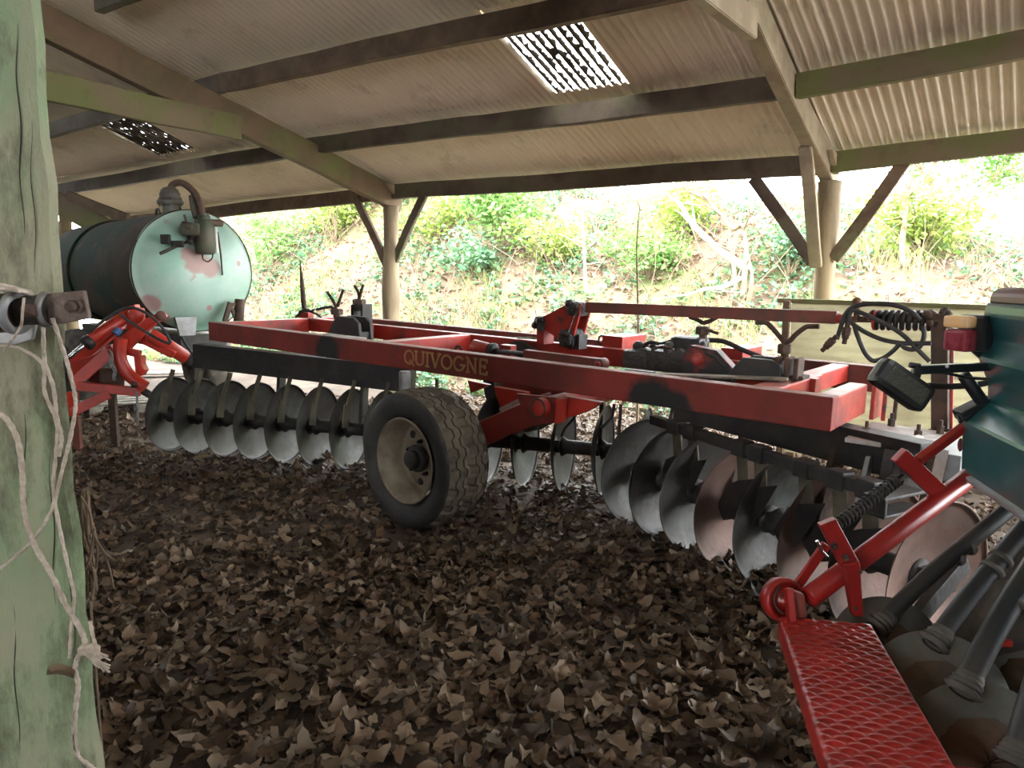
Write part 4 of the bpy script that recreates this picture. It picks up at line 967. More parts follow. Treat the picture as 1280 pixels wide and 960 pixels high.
MB().lathe([(.030, 0), (.044, .0), (.044, .012), (.030, .012)], N_(17, 391, 1.58), V((1, -.15, -.05)), 28).build('collar', grey_plate, br)
MB().cyl(N_(-14, 392, 1.58), N_(16, 391, 1.585), .040, 24).build('bush', rust_iron, br)
MB().cyl(N_(30, 389, 1.565), N_(46, 388, 1.565), .014, 14).build('pin', rust_iron, br)
flatn([(-10, 408), (46, 406), (42, 424), (20, 432), (-10, 428)], 1.66, .012).build('backing_plate', grey_plate, br, 'pale grey backing plate')
twine_m = mat('weathered_baler_twine', (.52, .44, .36), (.36, .29, .23), 40, .9, bump=.6, bscale=120)
tw = thing('baler_twine', 'long strands of weathered baler twine knotted round the green timber post', 'twine', N_(100, 815, 1.64))
def zt(zx, zy, d=1.63): return at(zx / 2.183, 520 + zy / 2.183, d)
def strand(pts, r=.0042, d=None, two=True):
    p = smooth_pts(pts, 10); q = MB()
    if two:
        for ph in (0, math.pi):
            pp = []
            for i, c in enumerate(p): pp.append(c + V((math.cos(i * .7 + ph), -.3, math.sin(i * .7 + ph) * .2)) * r * .32)
            q.tube(pp, r * .78, 7)
    else: q.tube(p, r, 8)
    q.build('strand', twine_m, tw)
strand([zt(-10, -10), zt(20, 10), zt(50, 70), zt(62, 160), zt(66, 250), zt(92, 345), zt(140, 430), zt(180, 515), zt(222, 585), zt(238, 640)], .0065)
strand([at(38, 366, 1.58), at(0, 357, 1.56), at(-30, 356, 1.58)], .007); strand([at(40, 368, 1.575), at(15, 362, 1.55), at(-30, 362, 1.58)], .006)
strand([at(-20, 432, 1.62), at(8, 432, 1.62), at(30, 438, 1.62), at(54, 456, 1.62), at(56, 490, 1.63), zt(155, 20), zt(152, 110), zt(146, 200), zt(166, 320), zt(190, 430), zt(203, 490), zt(196, 560), zt(190, 660)], .0042)
strand([at(54, 408, 1.6), at(56, 450, 1.62), at(67, 485, 1.63), at(71, 520, 1.63), zt(168, 60), zt(160, 110)], .0045)
strand([at(66, 398, 1.58), at(76, 428, 1.6), at(86, 460, 1.62), at(93, 490, 1.63), zt(206, -20), zt(192, 60), zt(172, 140), zt(140, 260), zt(92, 335), zt(40, 385), zt(-30, 440)], .0045)
strand([at(30, 372, 1.54), at(28, 392, 1.54), at(26, 408, 1.55), at(15, 425, 1.56), at(6, 438, 1.6)], .0028, two=False)
strand([zt(246, 560), zt(254, 600), zt(266, 640), zt(280, 660)], .0045)
strand([zt(238, 640), zt(215, 655), zt(205, 690), zt(214, 735), zt(208, 790), zt(203, 860), zt(212, 925), zt(240, 950), zt(270, 975)], .0058)
k_ = MB()
kc = zt(245, 642)
for i in range(5): k_.tube([kc + V((.018 * math.cos(t + i), .008 * math.sin(2 * t + i), .012 * math.sin(t + i * .7))) for t in [j * math.pi / 6 for j in range(12)]], .0055, 7, closed=True)
for i in range(22):
    e = zt(268 + rng.uniform(-4, 34), 655 + rng.uniform(-10, 45)); k_.tube(smooth_pts([kc, lerp(kc, e, .5) + V((rng.uniform(-.01, .01), -.008, rng.uniform(-.01, .01))), e], 4), .0019, 5)
k_.build('frayed_knot', twine_m, tw, 'frayed knot end')
dl = leaves_mesh('dead_leaf', [tuple(zt(165, 705, 1.615))], .1, .05, .5, litter_m, 77, curl=.4)
tag(dl, 'single brown leaf caught in the twine on the green post', 'leaf')
# dry root tuft beside the post
tf = thing('dry_weed', 'dry brown stringy weed hanging beside the green timber post', 'dried plant', (at(112, 680, 1.85).x, 1.85, 0))
wm = mat('dry_stalk', (.13, .085, .055), (.20, .14, .095), 12, .9)
for i in range(46):
    x0 = 103 + rng.uniform(-2, 10); p = [at(x0, 612 + rng.uniform(0, 30), 1.82 + rng.uniform(0, .07))]; x = x0; y = 640
    for j in range(6): x += rng.uniform(-3, 5); y += rng.uniform(10, 24); p.append(at(x, y, 1.83 + rng.uniform(-.02, .08)))
    MB().tube(smooth_pts(p, 4), rng.uniform(.0015, .004), 5).build('stalk', wm, tf)
for p in ([(101, 620), (112, 640), (116, 665), (130, 690), (143, 700), (148, 698)], [(130, 690), (138, 715), (142, 735)], [(118, 660), (112, 700), (100, 720), (96, 745)]):
    MB().tube(smooth_pts([at(x, y, 1.8) for x, y in p], 5), .0028, 6).build('stalk', wm, tf)
MB().tube([at(112, 740, 1.86), V((at(112, 740, 1.86).x, 1.86, -.02))], .004, 6).build('stalk', wm, tf)

# ------------------------------------------------------------------ corrugated screen behind the harrow
screen_m = mat('yellowed_corrugated_sheet', (.60, .55, .34), (.48, .44, .27), 2.5, .7, bump=.2, trans=.12, c3=(.30, .27, .17), s3=4, lo3=.60, hi3=.75, stretch=(1, 1, 4))
a = at(990, 375, 6.35); b_ = at(1300, 386, 5.5); a = V((a.x, a.y, 0)); b_ = V((b_.x, b_.y, 0)); d = (b_ - a).normalized(); nn = V((d.y, -d.x, 0)); L = (b_ - a).length
za, zb = at(990, 377, 6.35).z, at(1300, 388, 5.5).z
sc1 = thing('corrugated_screen', 'yellowed corrugated sheet standing as a low screen under a mossy rail', 'screen', a)
q = MB(); vs = []; fs = []; n = 150
for i in range(n + 1):
    t = i / n
    for j in range(2):
        x = a + d * (L * j); zt_ = za + (zb - za) * j; z = .06 + (zt_ - .06) * t; vs.append(x + nn * (.015 * math.sin(z / .082 * 2 * math.pi)) + V((0, 0, z)))
fs = [(i * 2, i * 2 + 1, i * 2 + 3, i * 2 + 2) for i in range(n)]; q.add(vs, fs, True); q.build('sheet', screen_m, sc1)
MB().bar(a - d * .10 + V((0, 0, za + .01)) - nn * -.03, b_ + V((0, 0, zb + .01)) + nn * .03, .10, .035).jitter(.003, 2).build('top_rail', green_wood, sc1)
for k, t in ((0, .02), (1, .55)):
    c = a + d * L * t; MB().bar(c - nn * .08, c - nn * .08 + V((0, 0, za - .03)), .08, .06, d).build('stake', brown_wood, sc1)
c = at(984, 376, 6.25); MB().bar(V((c.x, c.y, 0)), c, .075, .05, d).build('stake', brown_wood, sc1)
# ------------------------------------------------------------------ seed drill at the right
teal = mat('teal_paint', (.010, .085, .095), (.014, .11, .115), 4, .28, spec=.6, bump=.05, c3=(.03, .06, .06), s3=6, lo3=.62, hi3=.75, coat=.3)
maroon = mat('maroon_lid', (.13, .022, .026), (.09, .02, .022), 4, .45)
drill_red = mat('drill_red_paint', (.33, .016, .013), (.23, .014, .012), 5, .35, bump=.1, c3=(.10, .03, .02), s3=8, lo3=.64, hi3=.74, rvar=.08)
black_pl = mat('black_plastic', (.012, .012, .014), (.02, .02, .02), 8, .4)
tube_m = mat('dark_seed_tube', (.012, .015, .018), (.03, .028, .025), 6, .45)
collar_m = mat('dusty_rubber_collar', (.10, .09, .075), (.06, .054, .044), 10, .8)
coulter_m = mat('dusty_coulter_disc', (.12, .12, .105), (.08, .075, .06), 5, .6, metal=.3, bump=.3, c3=(.12, .075, .04), s3=3, lo3=.5, hi3=.66)
coulter_hub = mat('rusty_coulter_hub', (.10, .058, .03), (.065, .045, .028), 8, .8, metal=.2, bump=.5)
amber = mat('amber_lens', (.85, .50, .22), (.8, .55, .35), 20, .25, spec=.6)
redlens = mat('red_lens', (.22, .022, .035), (.30, .05, .07), 20, .22, spec=.6)
glass_dark = mat('lamp_glass', (.055, .055, .045), (.09, .088, .072), 30, .18, spec=.7, stretch=(1, 1, 8))
dr = thing('seed_drill', 'teal seed drill with red footboard, seed tubes and coulter discs, close to the camera', 'seed drill', (1.3, 1.9, 0))
BD = V((.21, .977, 0)).normalized(); BS = V((.977, -.21, 0)).normalized(); UZ = V((0, 0, 1))
FE = at(1203, 555, 2.45)                                       # far end of the drill body
def D(px, py, back=0.0): return onp(px, py, FE - BD * back, BD)
def body(pts, near, m, name, extra):
    o = FE; q = [((D(x, y) - o).dot(BS), (D(x, y) - o).z) for x, y in pts]
    q += [(q[-1][0] + a, q[-1][1] + b) for a, b in extra]
    L = near; return MB().prism(q, o - BD * L / 2, (BS, UZ, BD), L, .006).build(name, m, dr)
hop = body([(1201, 588), (1203, 524), (1209, 519), (1234, 500), (1234, 478), (1222, 447), (1236, 425), (1229, 393), (1232, 380), (1239, 377)], 1.75, teal, 'hopper', [(.55, 0), (.45, -.42)])
lid = body([(1236, 379), (1238, 368), (1244, 362), (1254, 359)], 1.75, maroon, 'lid', [(.50, 0), (.52, -.04)])
ue = MB().bar(D(1205, 592), D(1205, 592) - BD * 1.75, .04, .015); ue.build('hopper_edge', grey_plate, dr, 'worn pale lower edge')
q = MB().ball(D(1202, 556, .035) - BS * .004, .018, 16, (.35, .9, 1.25), (BS, BD, UZ)); q.build('reflector', maroon, dr, 'dark red reflector')
# tail lamp on its bracket
def A(px, py, d=2.42): return at(px, py, d)
tl = MB(); c = A(1212, 416, 2.44); tl.box(A(1220, 416, 2.44), (.056, .10, .115), (V((.96, .28, 0)), V((-.28, .96, 0)), UZ), .012); o = tl.build('tail_lamp', black_pl, dr)
lx = (V((.94, .34, 0)).normalized(), V((-.34, .94, 0)).normalized(), UZ)
MB().box(A(1200, 402, 2.40), (.048, .085, .038), lx, .010).build('lens', amber, o, 'amber lens'); MB().box(A(1200, 425, 2.40), (.050, .085, .070), lx, .012).build('lens', redlens, o, 'red lens')
MB().bar(A(1228, 416, 2.44), A(1245, 417, 2.44), .02, .02).build('lamp_bracket', black_pl, dr)
MB().bar(A(1218, 436, 2.44), A(1232, 448, 2.44), .02, .025).build('lamp_bracket', black_pl, dr)
# work lamp
wl = A(1126, 481, 2.25); lz = V((.875, 0, -.44)); lz = (A(1158, 503, 2.25) - A(1093, 458, 2.25)).normalized(); ly = V((0, 1, -.12)).normalized(); lu = lz.cross(ly).normalized()
if lu.z < 0: lu = -lu
ly = lu.cross(lz).normalized()
w0 = MB().box(wl, (.178, .07, .088), (lz, ly, lu), .026); lo = w0.build('work_lamp', black_pl, dr, 'black work lamp')
fr_ = -1 if ly.y > 0 else 1
gl = MB().box(wl + ly * fr_ * .034, (.136, .012, .054), (lz, ly, lu), .012)
for k in range(-7, 8): gl.box(wl + ly * fr_ * .0405 + lz * k * .0086, (.003, .002, .048), (lz, ly, lu), 0)
gl.build('lamp_glass', glass_dark, lo, 'ribbed lamp glass')
ar = MB(); ar.bar(A(1146, 462, 2.30), A(1240, 458, 2.40), .03, .026); ar.bar(A(1146, 462, 2.30), A(1143, 472, 2.28), .024, .024, V((0, 1, 0))); ar.cyl(A(1137, 456, 2.30), A(1150, 458, 2.30), .009, 10); ar.build('lamp_arm', black_pl, dr)
MB().cyl(A(1184, 458, 2.312) , A(1184, 458, 2.318), .0055, 12).build('hole_light_disc', white_m, dr, 'pale hole showing through the lamp arm')  # white disc paints the brightness seen through the arm's hole
MB().tube(smooth_pts([A(1146, 468, 2.3), A(1155, 466, 2.3), A(1180, 466, 2.36), A(1210, 472, 2.4), A(1240, 474, 2.4)]), .005, 8).build('lamp_cable', rubber, dr)
MB().tube(smooth_pts([A(1160, 482, 2.45), A(1190, 483, 2.45), A(1220, 481, 2.45), A(1240, 477, 2.45)]), .010, 8).build('lamp_cable', rubber, dr)
hd = MB(); hd.cyl(A(1204, 468, 2.42), A(1229, 504, 2.42), .020, 14); hd.build('grab_handle', black_pl, dr)
ft = MB(); ft.bar(A(1198, 520, 2.44), A(1238, 500, 2.44), .06, .035); 
for k in range(6): ft.cyl(lerp(A(1197, 519, 2.43), A(1212, 509, 2.43), k / 5), lerp(A(1197, 519, 2.43), A(1212, 509, 2.43), k / 5) + V((0, -.02, -.02)), .006, 8)
ft.build('handle_foot', black_pl, dr)
# footboard: pressed tread plate
bz = .545
def onb(px, py): return onz(px, py, bz)
f0, f1 = onb(976, 771), onb(1081, 769); nl, nr = onb(1037, 962), onb(1197, 962)
ld = ((nl - f0).normalized() + (nr - f1).normalized()).normalized(); wd_ = (f1 - f0); wd_ = (wd_ - ld * wd_.dot(ld)).normalized(); WB = (f1 - f0).dot(wd_); LB = 1.25
fbm = MB()
P0 = f0
th = .004
# top sheet with folded edges
def bp(a, b, z=0): return P0 + wd_ * a + ld * b + UZ * z
cols = [(-.006, -.055), (-.006, -.008), (.0, 0.0)] + [(WB * k / 60, 0) for k in range(1, 60)] + [(WB, 0), (WB + .006, -.008), (WB + .006, -.055)]
nL = 400; vs = []; fs = []
PR, PC = .0215, 5
for i in range(nL + 1):
    b = LB * i / nL
    for (a, z) in cols:
        h = 0
        if 0 < a < WB:
            row = int(b / PR); fy = b / PR - row; off = .5 if row % 2 else 0
            cx = a / WB * PC + off; fx = cx - math.floor(cx)
            ex = (fx - .5) / .40; ey = (fy - .5) / .34
            rr = ex * ex + ey * ey
            if rr < 1: h = .0055 * (1 - rr) ** .6
        vs.append(bp(a, b, z + h))
k = len(cols)
fs = [(i * k + j, i * k + j + 1, (i + 1) * k + j + 1, (i + 1) * k + j) for i in range(nL) for j in range(k - 1)]
fbm.add(vs, fs, True); fbm.box(bp(WB / 2, .004, -.03), (WB + .01, .006, .055), (wd_, ld, UZ), 0)
fb_o = fbm.build('footboard', drill_red, dr, 'red pressed tread plate')
# red marker arm with its spring and clamp
def B(px, py, d=2.25): return at(px, py, d)
MB().cyl(B(1010, 748, 2.12), B(1215, 594, 2.42), .031, 20).build('support_arm', drill_red, dr)
MB().bar(B(1146, 577, 2.36), B(1210, 530, 2.46), .03, .024).build('stay_bar', drill_red, dr)
dA = (B(1175, 616, 2.36) - B(1123, 568, 2.36)).normalized(); MB().bar(B(1123, 568, 2.36), B(1172, 614, 2.36), .035, .052, V((0, 0, 1))).build('cross_plate', drill_red, dr)
def pxp(pts, d, th, name, m=drill_red):
    o = B(*pts[0], d); return MB().prism([((B(x, y, d) - o).x, (B(x, y, d) - o).z) for x, y in pts], o, (V((1, 0, 0)), UZ, V((0, 1, 0))), th, .002).build(name, m, dr)
pxp([(1023, 655), (1043, 647), (1074, 705), (1055, 717)], 2.14, .028, 'spring_bracket')
pxp([(1053, 704), (1072, 700), (1077, 768), (1064, 768)], 2.12, .03, 'bracket_leg')
for x, y in ((1042, 682), (1056, 696), (1067, 757), (1072, 712)): MB().bolt(B(x, y, 2.12), V((0, -1, 0)), .010, .016).build('bolt', rust_iron, dr)
MB().bar(B(996, 733, 2.16), B(1033, 680, 2.18), .014, .030).build('pawl_bar', drill_red, dr)
MB().tube([B(1021, 676, 2.12), B(1028, 690, 2.12), B(1034, 696, 2.12)], .005, 8).build('split_pin', chrome, dr)
MB().cyl(B(1040, 661, 2.18), B(1128, 594, 2.32), .0075, 10).build('spring_rod', black_pl, dr)
MB().spring(B(1046, 657, 2.19), B(1122, 599, 2.31), .0175, .0042, 17).build('coil_spring', black_iron, dr)
hub = MB(); hc = B(978, 749, 2.14); ha = V((.25, -.95, .2)).normalized()
hub.lathe([(0, -.02), (.062, -.02), (.064, 0), (.062, .02), (.050, .022), (.048, .012), (.02, .012), (.02, .03), (0, .03)], hc, ha, 36); hub.build('ratchet_drum', drill_red, dr)
MB().tube([hc + ha * .022 + (frame(ha)[1] * math.cos(t) + frame(ha)[2] * math.sin(t)) * (.016 + .004 * t) for t in [i * .3 for i in range(26)]], .004, 6).build('clock_spring', rust_iron, dr)
pxp([(985, 735), (1004, 742), (1007, 770), (984, 772)], 2.10, .02, 'drum_bracket', rust_red)
MB().bar(bp(.03, .03, -.04), bp(.03, .03, -.04) + V((.0, .05, .12)), .02, .03).build('board_bracket', drill_red, dr)
MB().bar(bp(WB * .5, .6, -.07), bp(WB * .5, .6, -.07) + BS * .8, .05, .06).build('board_bracket', drill_red, dr)
# seed tubes
def seedtube(pts, r, col=True):
    p = [at(*a) for a in pts]; q = MB().tube(smooth_pts(p, 6), r, 16); o = q.build('seed_tube', tube_m, dr)
    d = p[-1] - p[0]; n = d.length
    for t in (.33, .42): 
        c = lerp(p[0], p[-1], t); MB().lathe([(r, -.008), (r + .006, -.006), (r + .006, .006), (r, .008)], c, d, 20).build('tube_clip', collar_m, o)
    for k in range(4): 
        c = lerp(p[0], p[-1], .92 + k * .028); MB().lathe([(r, -.010), (r + .004 + .004 * k, 0), (r, .010)], c, d, 20).build('bellows', collar_m, o)
seedtube([(1262, 636, 2.25), (1170, 712, 2.15), (1096, 783, 2.08)], .024)
seedtube([(1290, 650, 2.0), (1220, 735, 1.92), (1168, 803, 1.86)], .025)
seedtube([(1310, 680, 1.78), (1250, 775, 1.70), (1204, 862, 1.64)], .027)
seedtube([(1330, 760, 1.55), (1300, 850, 1.50), (1270, 950, 1.44)], .028)
# coulter discs
def coulter(px, py, d, r, ax):
    c = at(px, py, d); ax = V(ax).normalized(); q = MB().lathe([(0, -.004), (r * .6, -.010), (r, -.002), (r, .002), (r * .6, .012), (r * .55, .016), (0, .018)], c, ax, 56); o = q.build('coulter_disc', coulter_m, dr)
    h = MB().lathe([(r * .56, .014), (r * .5, .03), (r * .2, .045), (.0, .05)], c, ax, 40); h.jitter(.003, 5); h.build('coulter_hub', coulter_hub, o); return c
ca = (-.35, -.80, .48)
c1 = coulter(1232, 952, 1.60, .170, ca); c2_ = coulter(1172, 872, 1.84, .165, ca); c3_ = coulter(1108, 812, 2.10, .150, ca); coulter(1290, 865, 1.90, .16, (-.3, -.8, .5)); coulter(1330, 1010, 1.5, .16, ca)
for c in (c1, c2_, c3_):
    MB().bar(c + V((.02, .03, -.02)), c + V((.34, .22, .18)), .03, .06).build('coulter_arm', black_iron, dr)
MB().bar(at(1130, 800, 2.3), at(1300, 794, 2.15), .06, .06).build('frame_beam', teal, dr); MB().bar(at(1090, 840, 2.35), at(1330, 860, 2.2), .09, .09).build('frame_beam', black_iron, dr)
MB().box(at(1252, 803, 1.95), (.05, .02, .02), None, .004).build('red_tag', drill_red, dr)
wc = at(1420, 800, 2.0); MB().lathe([(.25, -.12), (.40, -.13), (.44, -.06), (.44, .06), (.40, .13), (.25, .12), (.25, -.12)], V((wc.x, wc.y, .44)), BD, 40).build('tyre', tyre_m, dr)
# ------------------------------------------------------------------ what grows on the bank
def on_bank(px, py):
    d = ray(px, py); t = 5.0
    while t < 40:
        p = CAM + d * t
        if p.dot(NO) - EQ > 1.0 and p.z <= bank_h(p.x, p.y): return p
        t += .03
    return CAM + d * 14
O2 = V((E2.x, E2.y, 0))
def sq(s, q):
    p = O2 + AL * s + NO * q; return p.x, p.y
rb = np.random.default_rng(5)
def bank_pts(n, mask, s0=-8, s1=13, q0=.9, q1=8.5, lift=.05):
    out = []
    while len(out) < n:
        s = rb.uniform(s0, s1); q = q0 + (q1 - q0) * rb.uniform(0, 1) ** 1.2; x, y = sq(s, q)
        if mask(s, q) < rb.uniform(0, 1): continue
        out.append((x, y, bank_h(x, y) - .03 + rb.uniform(0, 1) ** 1.5 * lift))
    return out
def sm01(v, a, b): t = max(0, min(1, (v - a) / (b - a))); return t * t * (3 - 2 * t)
ivyn = lambda s, q: sm01(vnoise(s * 1.1, q * 1.3, 2) + .6 * vnoise(s * 3, q * 3, 8), -.25, .4) * (1.0 if s > -3 else .6)
grn = lambda s, q: sm01(vnoise(s * .9 + 3, q * 1.1, 6) + .5 * vnoise(s * 2.6, q * 2.9, 4), .0, .5)
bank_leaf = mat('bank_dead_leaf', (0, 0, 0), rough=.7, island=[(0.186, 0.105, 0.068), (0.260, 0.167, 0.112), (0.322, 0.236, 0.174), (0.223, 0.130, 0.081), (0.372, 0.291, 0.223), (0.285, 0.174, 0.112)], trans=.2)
ivy_m = mat('ivy_leaf', (0, 0, 0), rough=.4, island=[(0.068, 0.170, 0.085), (0.119, 0.255, 0.145), (0.187, 0.340, 0.212), (0.085, 0.204, 0.085), (0.238, 0.391, 0.221), (0.153, 0.289, 0.102)], trans=.25)
grass_m = mat('bank_grass', (0, 0, 0), rough=.6, island=[(0.245, 0.317, 0.086), (0.324, 0.374, 0.144), (0.187, 0.288, 0.072), (0.396, 0.396, 0.202), (0.288, 0.360, 0.115)], trans=.3)
lime_m = mat('lime_leaf', (0, 0, 0), rough=.5, island=[(0.255, 0.345, 0.060), (0.345, 0.420, 0.105), (0.180, 0.300, 0.060), (0.390, 0.435, 0.150)], trans=.35)
green_m = mat('green_leaf', (0, 0, 0), rough=.5, island=[(0.108, 0.252, 0.054), (0.180, 0.342, 0.090), (0.270, 0.414, 0.126), (0.126, 0.270, 0.090)], trans=.3)
twig_m = mat('pale_twig', (.26, .19, .13), (.16, .11, .08), 10, .9)
bark_m = mat('grey_brown_bark', (.26, .19, .13), (.18, .14, .09), 7, .9, bump=.5)
log_m = mat('pale_dead_log', (.52, .46, .36), (.40, .33, .25), 6, .9, bump=.5)
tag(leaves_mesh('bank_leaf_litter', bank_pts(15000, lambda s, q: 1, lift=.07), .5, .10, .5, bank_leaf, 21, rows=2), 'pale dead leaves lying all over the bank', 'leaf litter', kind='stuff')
tag(leaves_mesh('ivy', bank_pts(22000, ivyn, lift=.22), .7, .085, .75, ivy_m, 22, curl=.2, rows=2), 'blue green ivy and low leafy growth on the bank', 'ivy', kind='stuff')
def blades(name, roots, m, h, w_, seed, lean=.5):
    r = np.random.default_rng(seed); n = len(roots); P = np.asarray(roots, float)
    az = r.uniform(0, 2 * np.pi, n); H_ = h * r.uniform(.4, 1.4, n); ln = r.uniform(.1, lean * 2, n); ww = w_ * r.uniform(.6, 1.4, n); ta = r.uniform(0, 2 * np.pi, n)
    vs = np.zeros((n, 7, 3)); d = np.stack([np.cos(az), np.sin(az), np.zeros(n)], -1); sd = np.stack([np.cos(ta), np.sin(ta), np.zeros(n)], -1)
    for i, t in enumerate((0, .4, .75)):
        c = P + d * (ln * H_ * t * t)[:, None] + np.stack([np.zeros(n), np.zeros(n), H_ * t * (1 - .3 * ln * t)], -1)
        k = (1 - t * .5)
        vs[:, i * 2] = c - sd * (ww * k)[:, None]; vs[:, i * 2 + 1] = c + sd * (ww * k)[:, None]
    vs[:, 6] = P + d * (ln * H_)[:, None] + np.stack([np.zeros(n), np.zeros(n), H_ * (1 - .3 * ln)], -1)
    base = (np.arange(n) * 7)[:, None]
    q = np.concatenate([base + np.array([0, 1, 3, 2]), base + np.array([2, 3, 5, 4])]); t3 = base + np.array([4, 5, 6])
    me = bpy.data.meshes.new(name); me.from_pydata(vs.reshape(-1, 3).tolist(), [], q.tolist() + t3.tolist()); me.materials.append(m); me.update()
    o = bpy.data.objects.new(name, me); C.objects.link(o); return o
tag(blades('grass', bank_pts(15000, grn, lift=.02), grass_m, .24, .006, 23), 'yellow green grass growing on the bank', 'grass', kind='stuff')
tw_ = MB()
for i in range(950):
    s = rng.uniform(-7.5, 12); q = rng.uniform(1.2, 6.5); x, y = sq(s, q); p = V((x, y, bank_h(x, y))); L = rng.uniform(.4, 1.5); a = rng.uniform(0, 6.28); b = rng.uniform(.1, 1.2)
    d = V((math.cos(a) * b, math.sin(a) * b, 1)).normalized(); pts = [p]
    for j in range(5): d = (d + V((rng.uniform(-.25, .25), rng.uniform(-.25, .25), rng.uniform(-.30, .08)))).normalized(); pts.append(pts[-1] + d * L / 5)
    tw_.tube(pts, [.008, .007, .006, .005, .004, .002], 5, cap=False)
tag(tw_.build('bramble_undergrowth', twig_m), 'tangle of thin bare twigs over the bank', 'undergrowth', kind='stuff')

def branchy(name, base_pts, r0, label, cat, m, n_side=8, side_len=.5, seed=1, foliage=None, group=None, origin=None):
    """a stem through given points with side twigs; foliage: (n, leaf size, spread, material)"""
    g = random.Random(seed); P_ = smooth_pts(base_pts[0], 6); o0 = origin or base_pts[0][0]
    th_ = thing(name, label, cat, tuple(o0), group); mb = MB(); tips = []
    for bp_ in base_pts:
        p = smooth_pts(bp_, 6); n = len(p); rr = r0 if bp_ is base_pts[0] else r0 * .75
        mb.tube(p, [rr * (1 - .75 * i / (n - 1)) for i in range(n)], 9)
        tips += p[n // 3:]
    mb.build('stem', m, th_)
    for i in range(n_side):
        a = g.choice(tips); d = V((g.uniform(-1, 1), g.uniform(-1, 1), g.uniform(-.1, 1))).normalized(); pts = [a]; L = side_len * g.uniform(.5, 1.3)
        for j in range(5): d = (d + V((g.uniform(-.3, .3), g.uniform(-.3, .3), g.uniform(-.15, .2)))).normalized(); pts.append(pts[-1] + d * L / 5)
        q = MB().tube(pts, [r0 * .32, r0 * .26, r0 * .2, r0 * .15, r0 * .1, .0015], 6, cap=False); q.build('twig', m, th_); tips += pts[2:]
    if foliage:
        n, sz, spread, fm = foliage; pp = []
        for i in range(n):
            a = g.choice(tips); pp.append((a.x + g.gauss(0, spread), a.y + g.gauss(0, spread), a.z + g.gauss(0, spread * .8)))
        f = leaves_mesh('foliage', [(x - o0[0], y - o0[1], z - o0[2]) for x, y, z in pp], .9, sz, .5, fm, seed, curl=.25, rows=2); f.parent = th_
    return th_
def bpt(px, py, dx=0, dy=0, dd=0.0, ref=None):
    p = ref; return at(px, py, p.y + dd)
# multi-stemmed small tree behind the middle bay
r0 = on_bank(925, 372)
def T(px, py, dd=0): return at(px, py, r0.y + dd)
branchy('small_tree', [[T(928, 385), T(930, 350), T(933, 315), T(930, 290), T(926, 280)], [T(926, 280), T(915, 285, .1), T(895, 262, .2), T(880, 248, .2), T(862, 240, .1), T(853, 232)], [T(928, 284), T(945, 272, -.1), T(958, 262, -.1)], [T(922, 378, .1), T(918, 340, .2), T(912, 300, .3), T(915, 260, .3)], [T(934, 385, -.1), T(940, 350, -.2), T(936, 320, -.2)]],
        .05, 'small bare multi-stemmed tree on the bank, seen above the long red top bar', 'tree', bark_m, 26, .9, 3, None)
branchy('fallen_branch', [[T(935, 336, .3), T(905, 318, .4), T(880, 295, .4), T(862, 275, .4), T(850, 255, .5), T(838, 246, .6)]], .065, 'pale dead branch slanting across the bank beside the bare tree', 'branch', log_m, 5, .6, 4)
branchy('fallen_branch', [[T(925, 348, .0), T(905, 358, -.1), T(880, 362, -.1), T(860, 368, -.2), T(835, 372, -.3)]], .035, 'thin pale branch lying low at the foot of the bare tree', 'branch', log_m, 4, .4, 6)
a = onz(800, 452, 0); sy = 7.4
branchy('sapling', [[V((at(799, 430, sy).x, sy, 0)), at(798, 430, sy), at(797, 360, sy), at(796, 310, sy), at(798, 275, sy), at(800, 258, sy)]], .014, 'single thin upright sapling standing behind the harrow valve block', 'sapling', bark_m, 5, .15, 7)
e = on_bank(735, 360); branchy('sapling', [[at(733, 375, e.y), at(731, 330, e.y), at(729, 290, e.y), at(727, 255, e.y)]], .03, 'pale bare sapling on the bank above the front mast of the harrow', 'sapling', log_m, 10, .5, 8)
e = on_bank(1133, 330); branchy('small_tree', [[at(1129, 330, e.y), at(1128, 300, e.y), at(1133, 265, e.y), at(1136, 238, e.y), at(1140, 215, e.y), at(1150, 195, e.y)], [at(1136, 240, e.y), at(1152, 222, e.y), at(1165, 205, e.y)], [at(1133, 262, e.y), at(1122, 240, e.y), at(1118, 220, e.y)]], .045, 'thin forked tree on the bank between second trunk post and lime bush', 'tree', bark_m, 22, .7, 9)
e = on_bank(1245, 320); branchy('sapling', [[at(1244, 325, e.y), at(1247, 290, e.y), at(1252, 265, e.y), at(1258, 255, e.y)], [at(1249, 280, e.y), at(1243, 262, e.y), at(1240, 252, e.y)]], .022, 'bare forked sapling on the bank above the maroon drill lid', 'sapling', bark_m, 6, .4, 10)
def bush(px, py, name, label, m, hgt, rad, n, sz, seed, lift=0):
    e = on_bank(px, py); g = random.Random(seed); o0 = V((e.x, e.y, bank_h(e.x, e.y) - .05 + lift)); th_ = thing(name, label, 'bush', tuple(o0)); st = MB(); pp = []
    for i in range(14):
        d = V((g.gauss(0, .5), g.gauss(0, .5), 1)).normalized(); p = [o0]; L = hgt * g.uniform(.6, 1.05)
        for j in range(5): d = (d + V((g.uniform(-.2, .2), g.uniform(-.2, .2), -.03))).normalized(); p.append(p[-1] + d * L / 5)
        st.tube(p, [.018, .015, .012, .009, .006, .002], 6, cap=False)
    st.build('stem', bark_m, th_)
    cl = [(g.gauss(0, rad * .5), g.gauss(0, rad * .5), hgt * (.25 + .6 * g.random())) for _ in range(16)]
    for i in range(n):
        c = g.choice(cl); pp.append((c[0] + g.gauss(0, rad * .24), c[1] + g.gauss(0, rad * .24), c[2] + g.gauss(0, rad * .22)))
    f = leaves_mesh('foliage', pp, .9, sz, .55, m, seed, curl=.25, rows=2); f.parent = th_
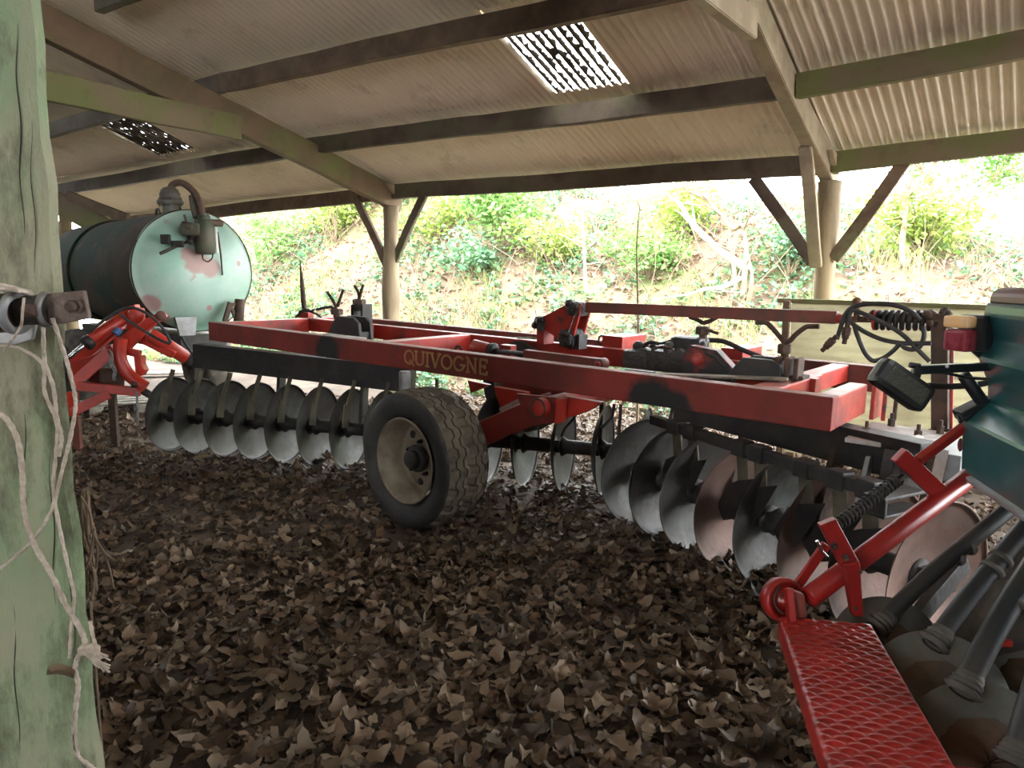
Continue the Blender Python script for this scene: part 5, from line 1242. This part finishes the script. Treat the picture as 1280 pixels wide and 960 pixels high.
bush(1150, 318, 'bush', 'round lime green bush halfway up the bank, past the second trunk post', lime_m, .9, .60, 1500, .10, 31)
bush(625, 315, 'bush', 'feathery green bush high on the bank, past the first trunk post', green_m, 1.3, .70, 1700, .11, 32)
bush(690, 330, 'bush', 'low lime green bush on the bank above the harrow lever arm', lime_m, .8, .55, 900, .09, 33)
bush(590, 340, 'bush', 'leafy green shrub low on the bank just past the first trunk post', ivy_m, .8, .6, 900, .10, 34)
bush(420, 300, 'bush', 'yellow green shrub on the bank between tank and first trunk post', lime_m, 1.2, .8, 1300, .10, 35)
bush(340, 330, 'bush', 'dark leafy shrub on the bank right beside the tank end', green_m, 1.1, .8, 1300, .10, 36)
bush(810, 345, 'bush', 'pale green shrub on the bank under the slanting dead branch', green_m, .8, .6, 1000, .09, 37)
bush(985, 345, 'bush', 'blue green leafy shrub on the bank beside the second trunk post', ivy_m, .7, .5, 800, .09, 38)
bush(545, 300, 'bush', 'pale lime shrub near the top of the bank above the gilt lettering', lime_m, 1.0, .8, 1000, .10, 39)
bush(870, 300, 'bush', 'pale lime shrub high on the bank behind the bare tree', lime_m, 1.0, .7, 1000, .10, 40)
bush(480, 262, 'bush', 'leafy green shrub at the bank top right behind the first trunk post', green_m, 1.2, .9, 1200, .12, 41)
# ivy clad trunk and crown at the right
e = on_bank(1205, 262); e = V((e.x, e.y, 0)); z0 = bank_h(e.x, e.y)
branchy('ivy_clad_tree', [[V((e.x, e.y, z0 - .1)), V((e.x + .05, e.y, z0 + 1)), V((e.x + .1, e.y + .1, z0 + 2.4)), V((e.x, e.y, z0 + 4))], [V((e.x, e.y, z0 + .5)), V((e.x + .6, e.y, z0 + 1.1)), V((e.x + .9, e.y, z0 + 2.0))], [V((e.x, e.y, z0 + .4)), V((e.x - .7, e.y, z0 + .9)), V((e.x - 1.1, e.y, z0 + 1.6))]], .09, 'ivy clad tree at the bank top, cut off by the eave beam', 'tree', bark_m, 26, .9, 51, (5500, .12, .22, green_m))

# ------------------------------------------------------------------ end wall by the tank, and unseen walls added to block light
board_w = mat('old_wall_board', (.055, .042, .032), (.09, .07, .05), 3, .9, bump=.5, stretch=(1, 1, .2))
def boards(name, a, b, h0, h1, label):
    a, b = V(a), V(b); d = (b - a).normalized(); n = V((d.y, -d.x, 0)); L = (b - a).length; k = int(L / .2); mb = MB()
    for i in range(k):
        t0 = i / k; h = h0 + (h1 - h0) * (i + .5) / k
        mb.box(a + d * L * (t0 + .5 / k) + n * (.012 if i % 2 else 0) + V((0, 0, h / 2)), (L / k + .02, .025, h), (d, n, V((0, 0, 1))), .002)
    tag(mb.build(name, board_w), label, 'wall', kind='structure')
lw = V((E0.x, E0.y, 0)) + AL * .1
boards('wall_left', lw - NO * .3, lw - NO * 11.5, 2.5, 6.0, 'dark boarded end wall beyond the tank')

rw = V((E3.x, E3.y, 0)) - AL * .1
wa, wb = lw - NO * 11.4, rw - NO * 11.4; wd2 = (wb - wa).normalized(); wm_ = -wa.dot(wd2) + 0 * 1.0  # back wall added to keep out light; its gap lets some onto the post
boards('light_block_back', wa, wa + wd2 * (wm_ - 1.5), 6.2, 6.2, 'added unseen boarded wall blocking light behind the camera, on the tank side')
boards('light_block_back', wa + wd2 * (wm_ - .2), wb, 6.2, 6.2, 'added unseen boarded wall blocking light behind the camera, on the drill side')
boards('light_block_right', rw - NO * 3.0, rw - NO * 11.5, 3.6, 6.2, 'added unseen boarded wall blocking light beyond the seed drill')  # added out of view to cut the light from this side
for o in bpy.data.objects:
    if '_o' in o: del o['_o']
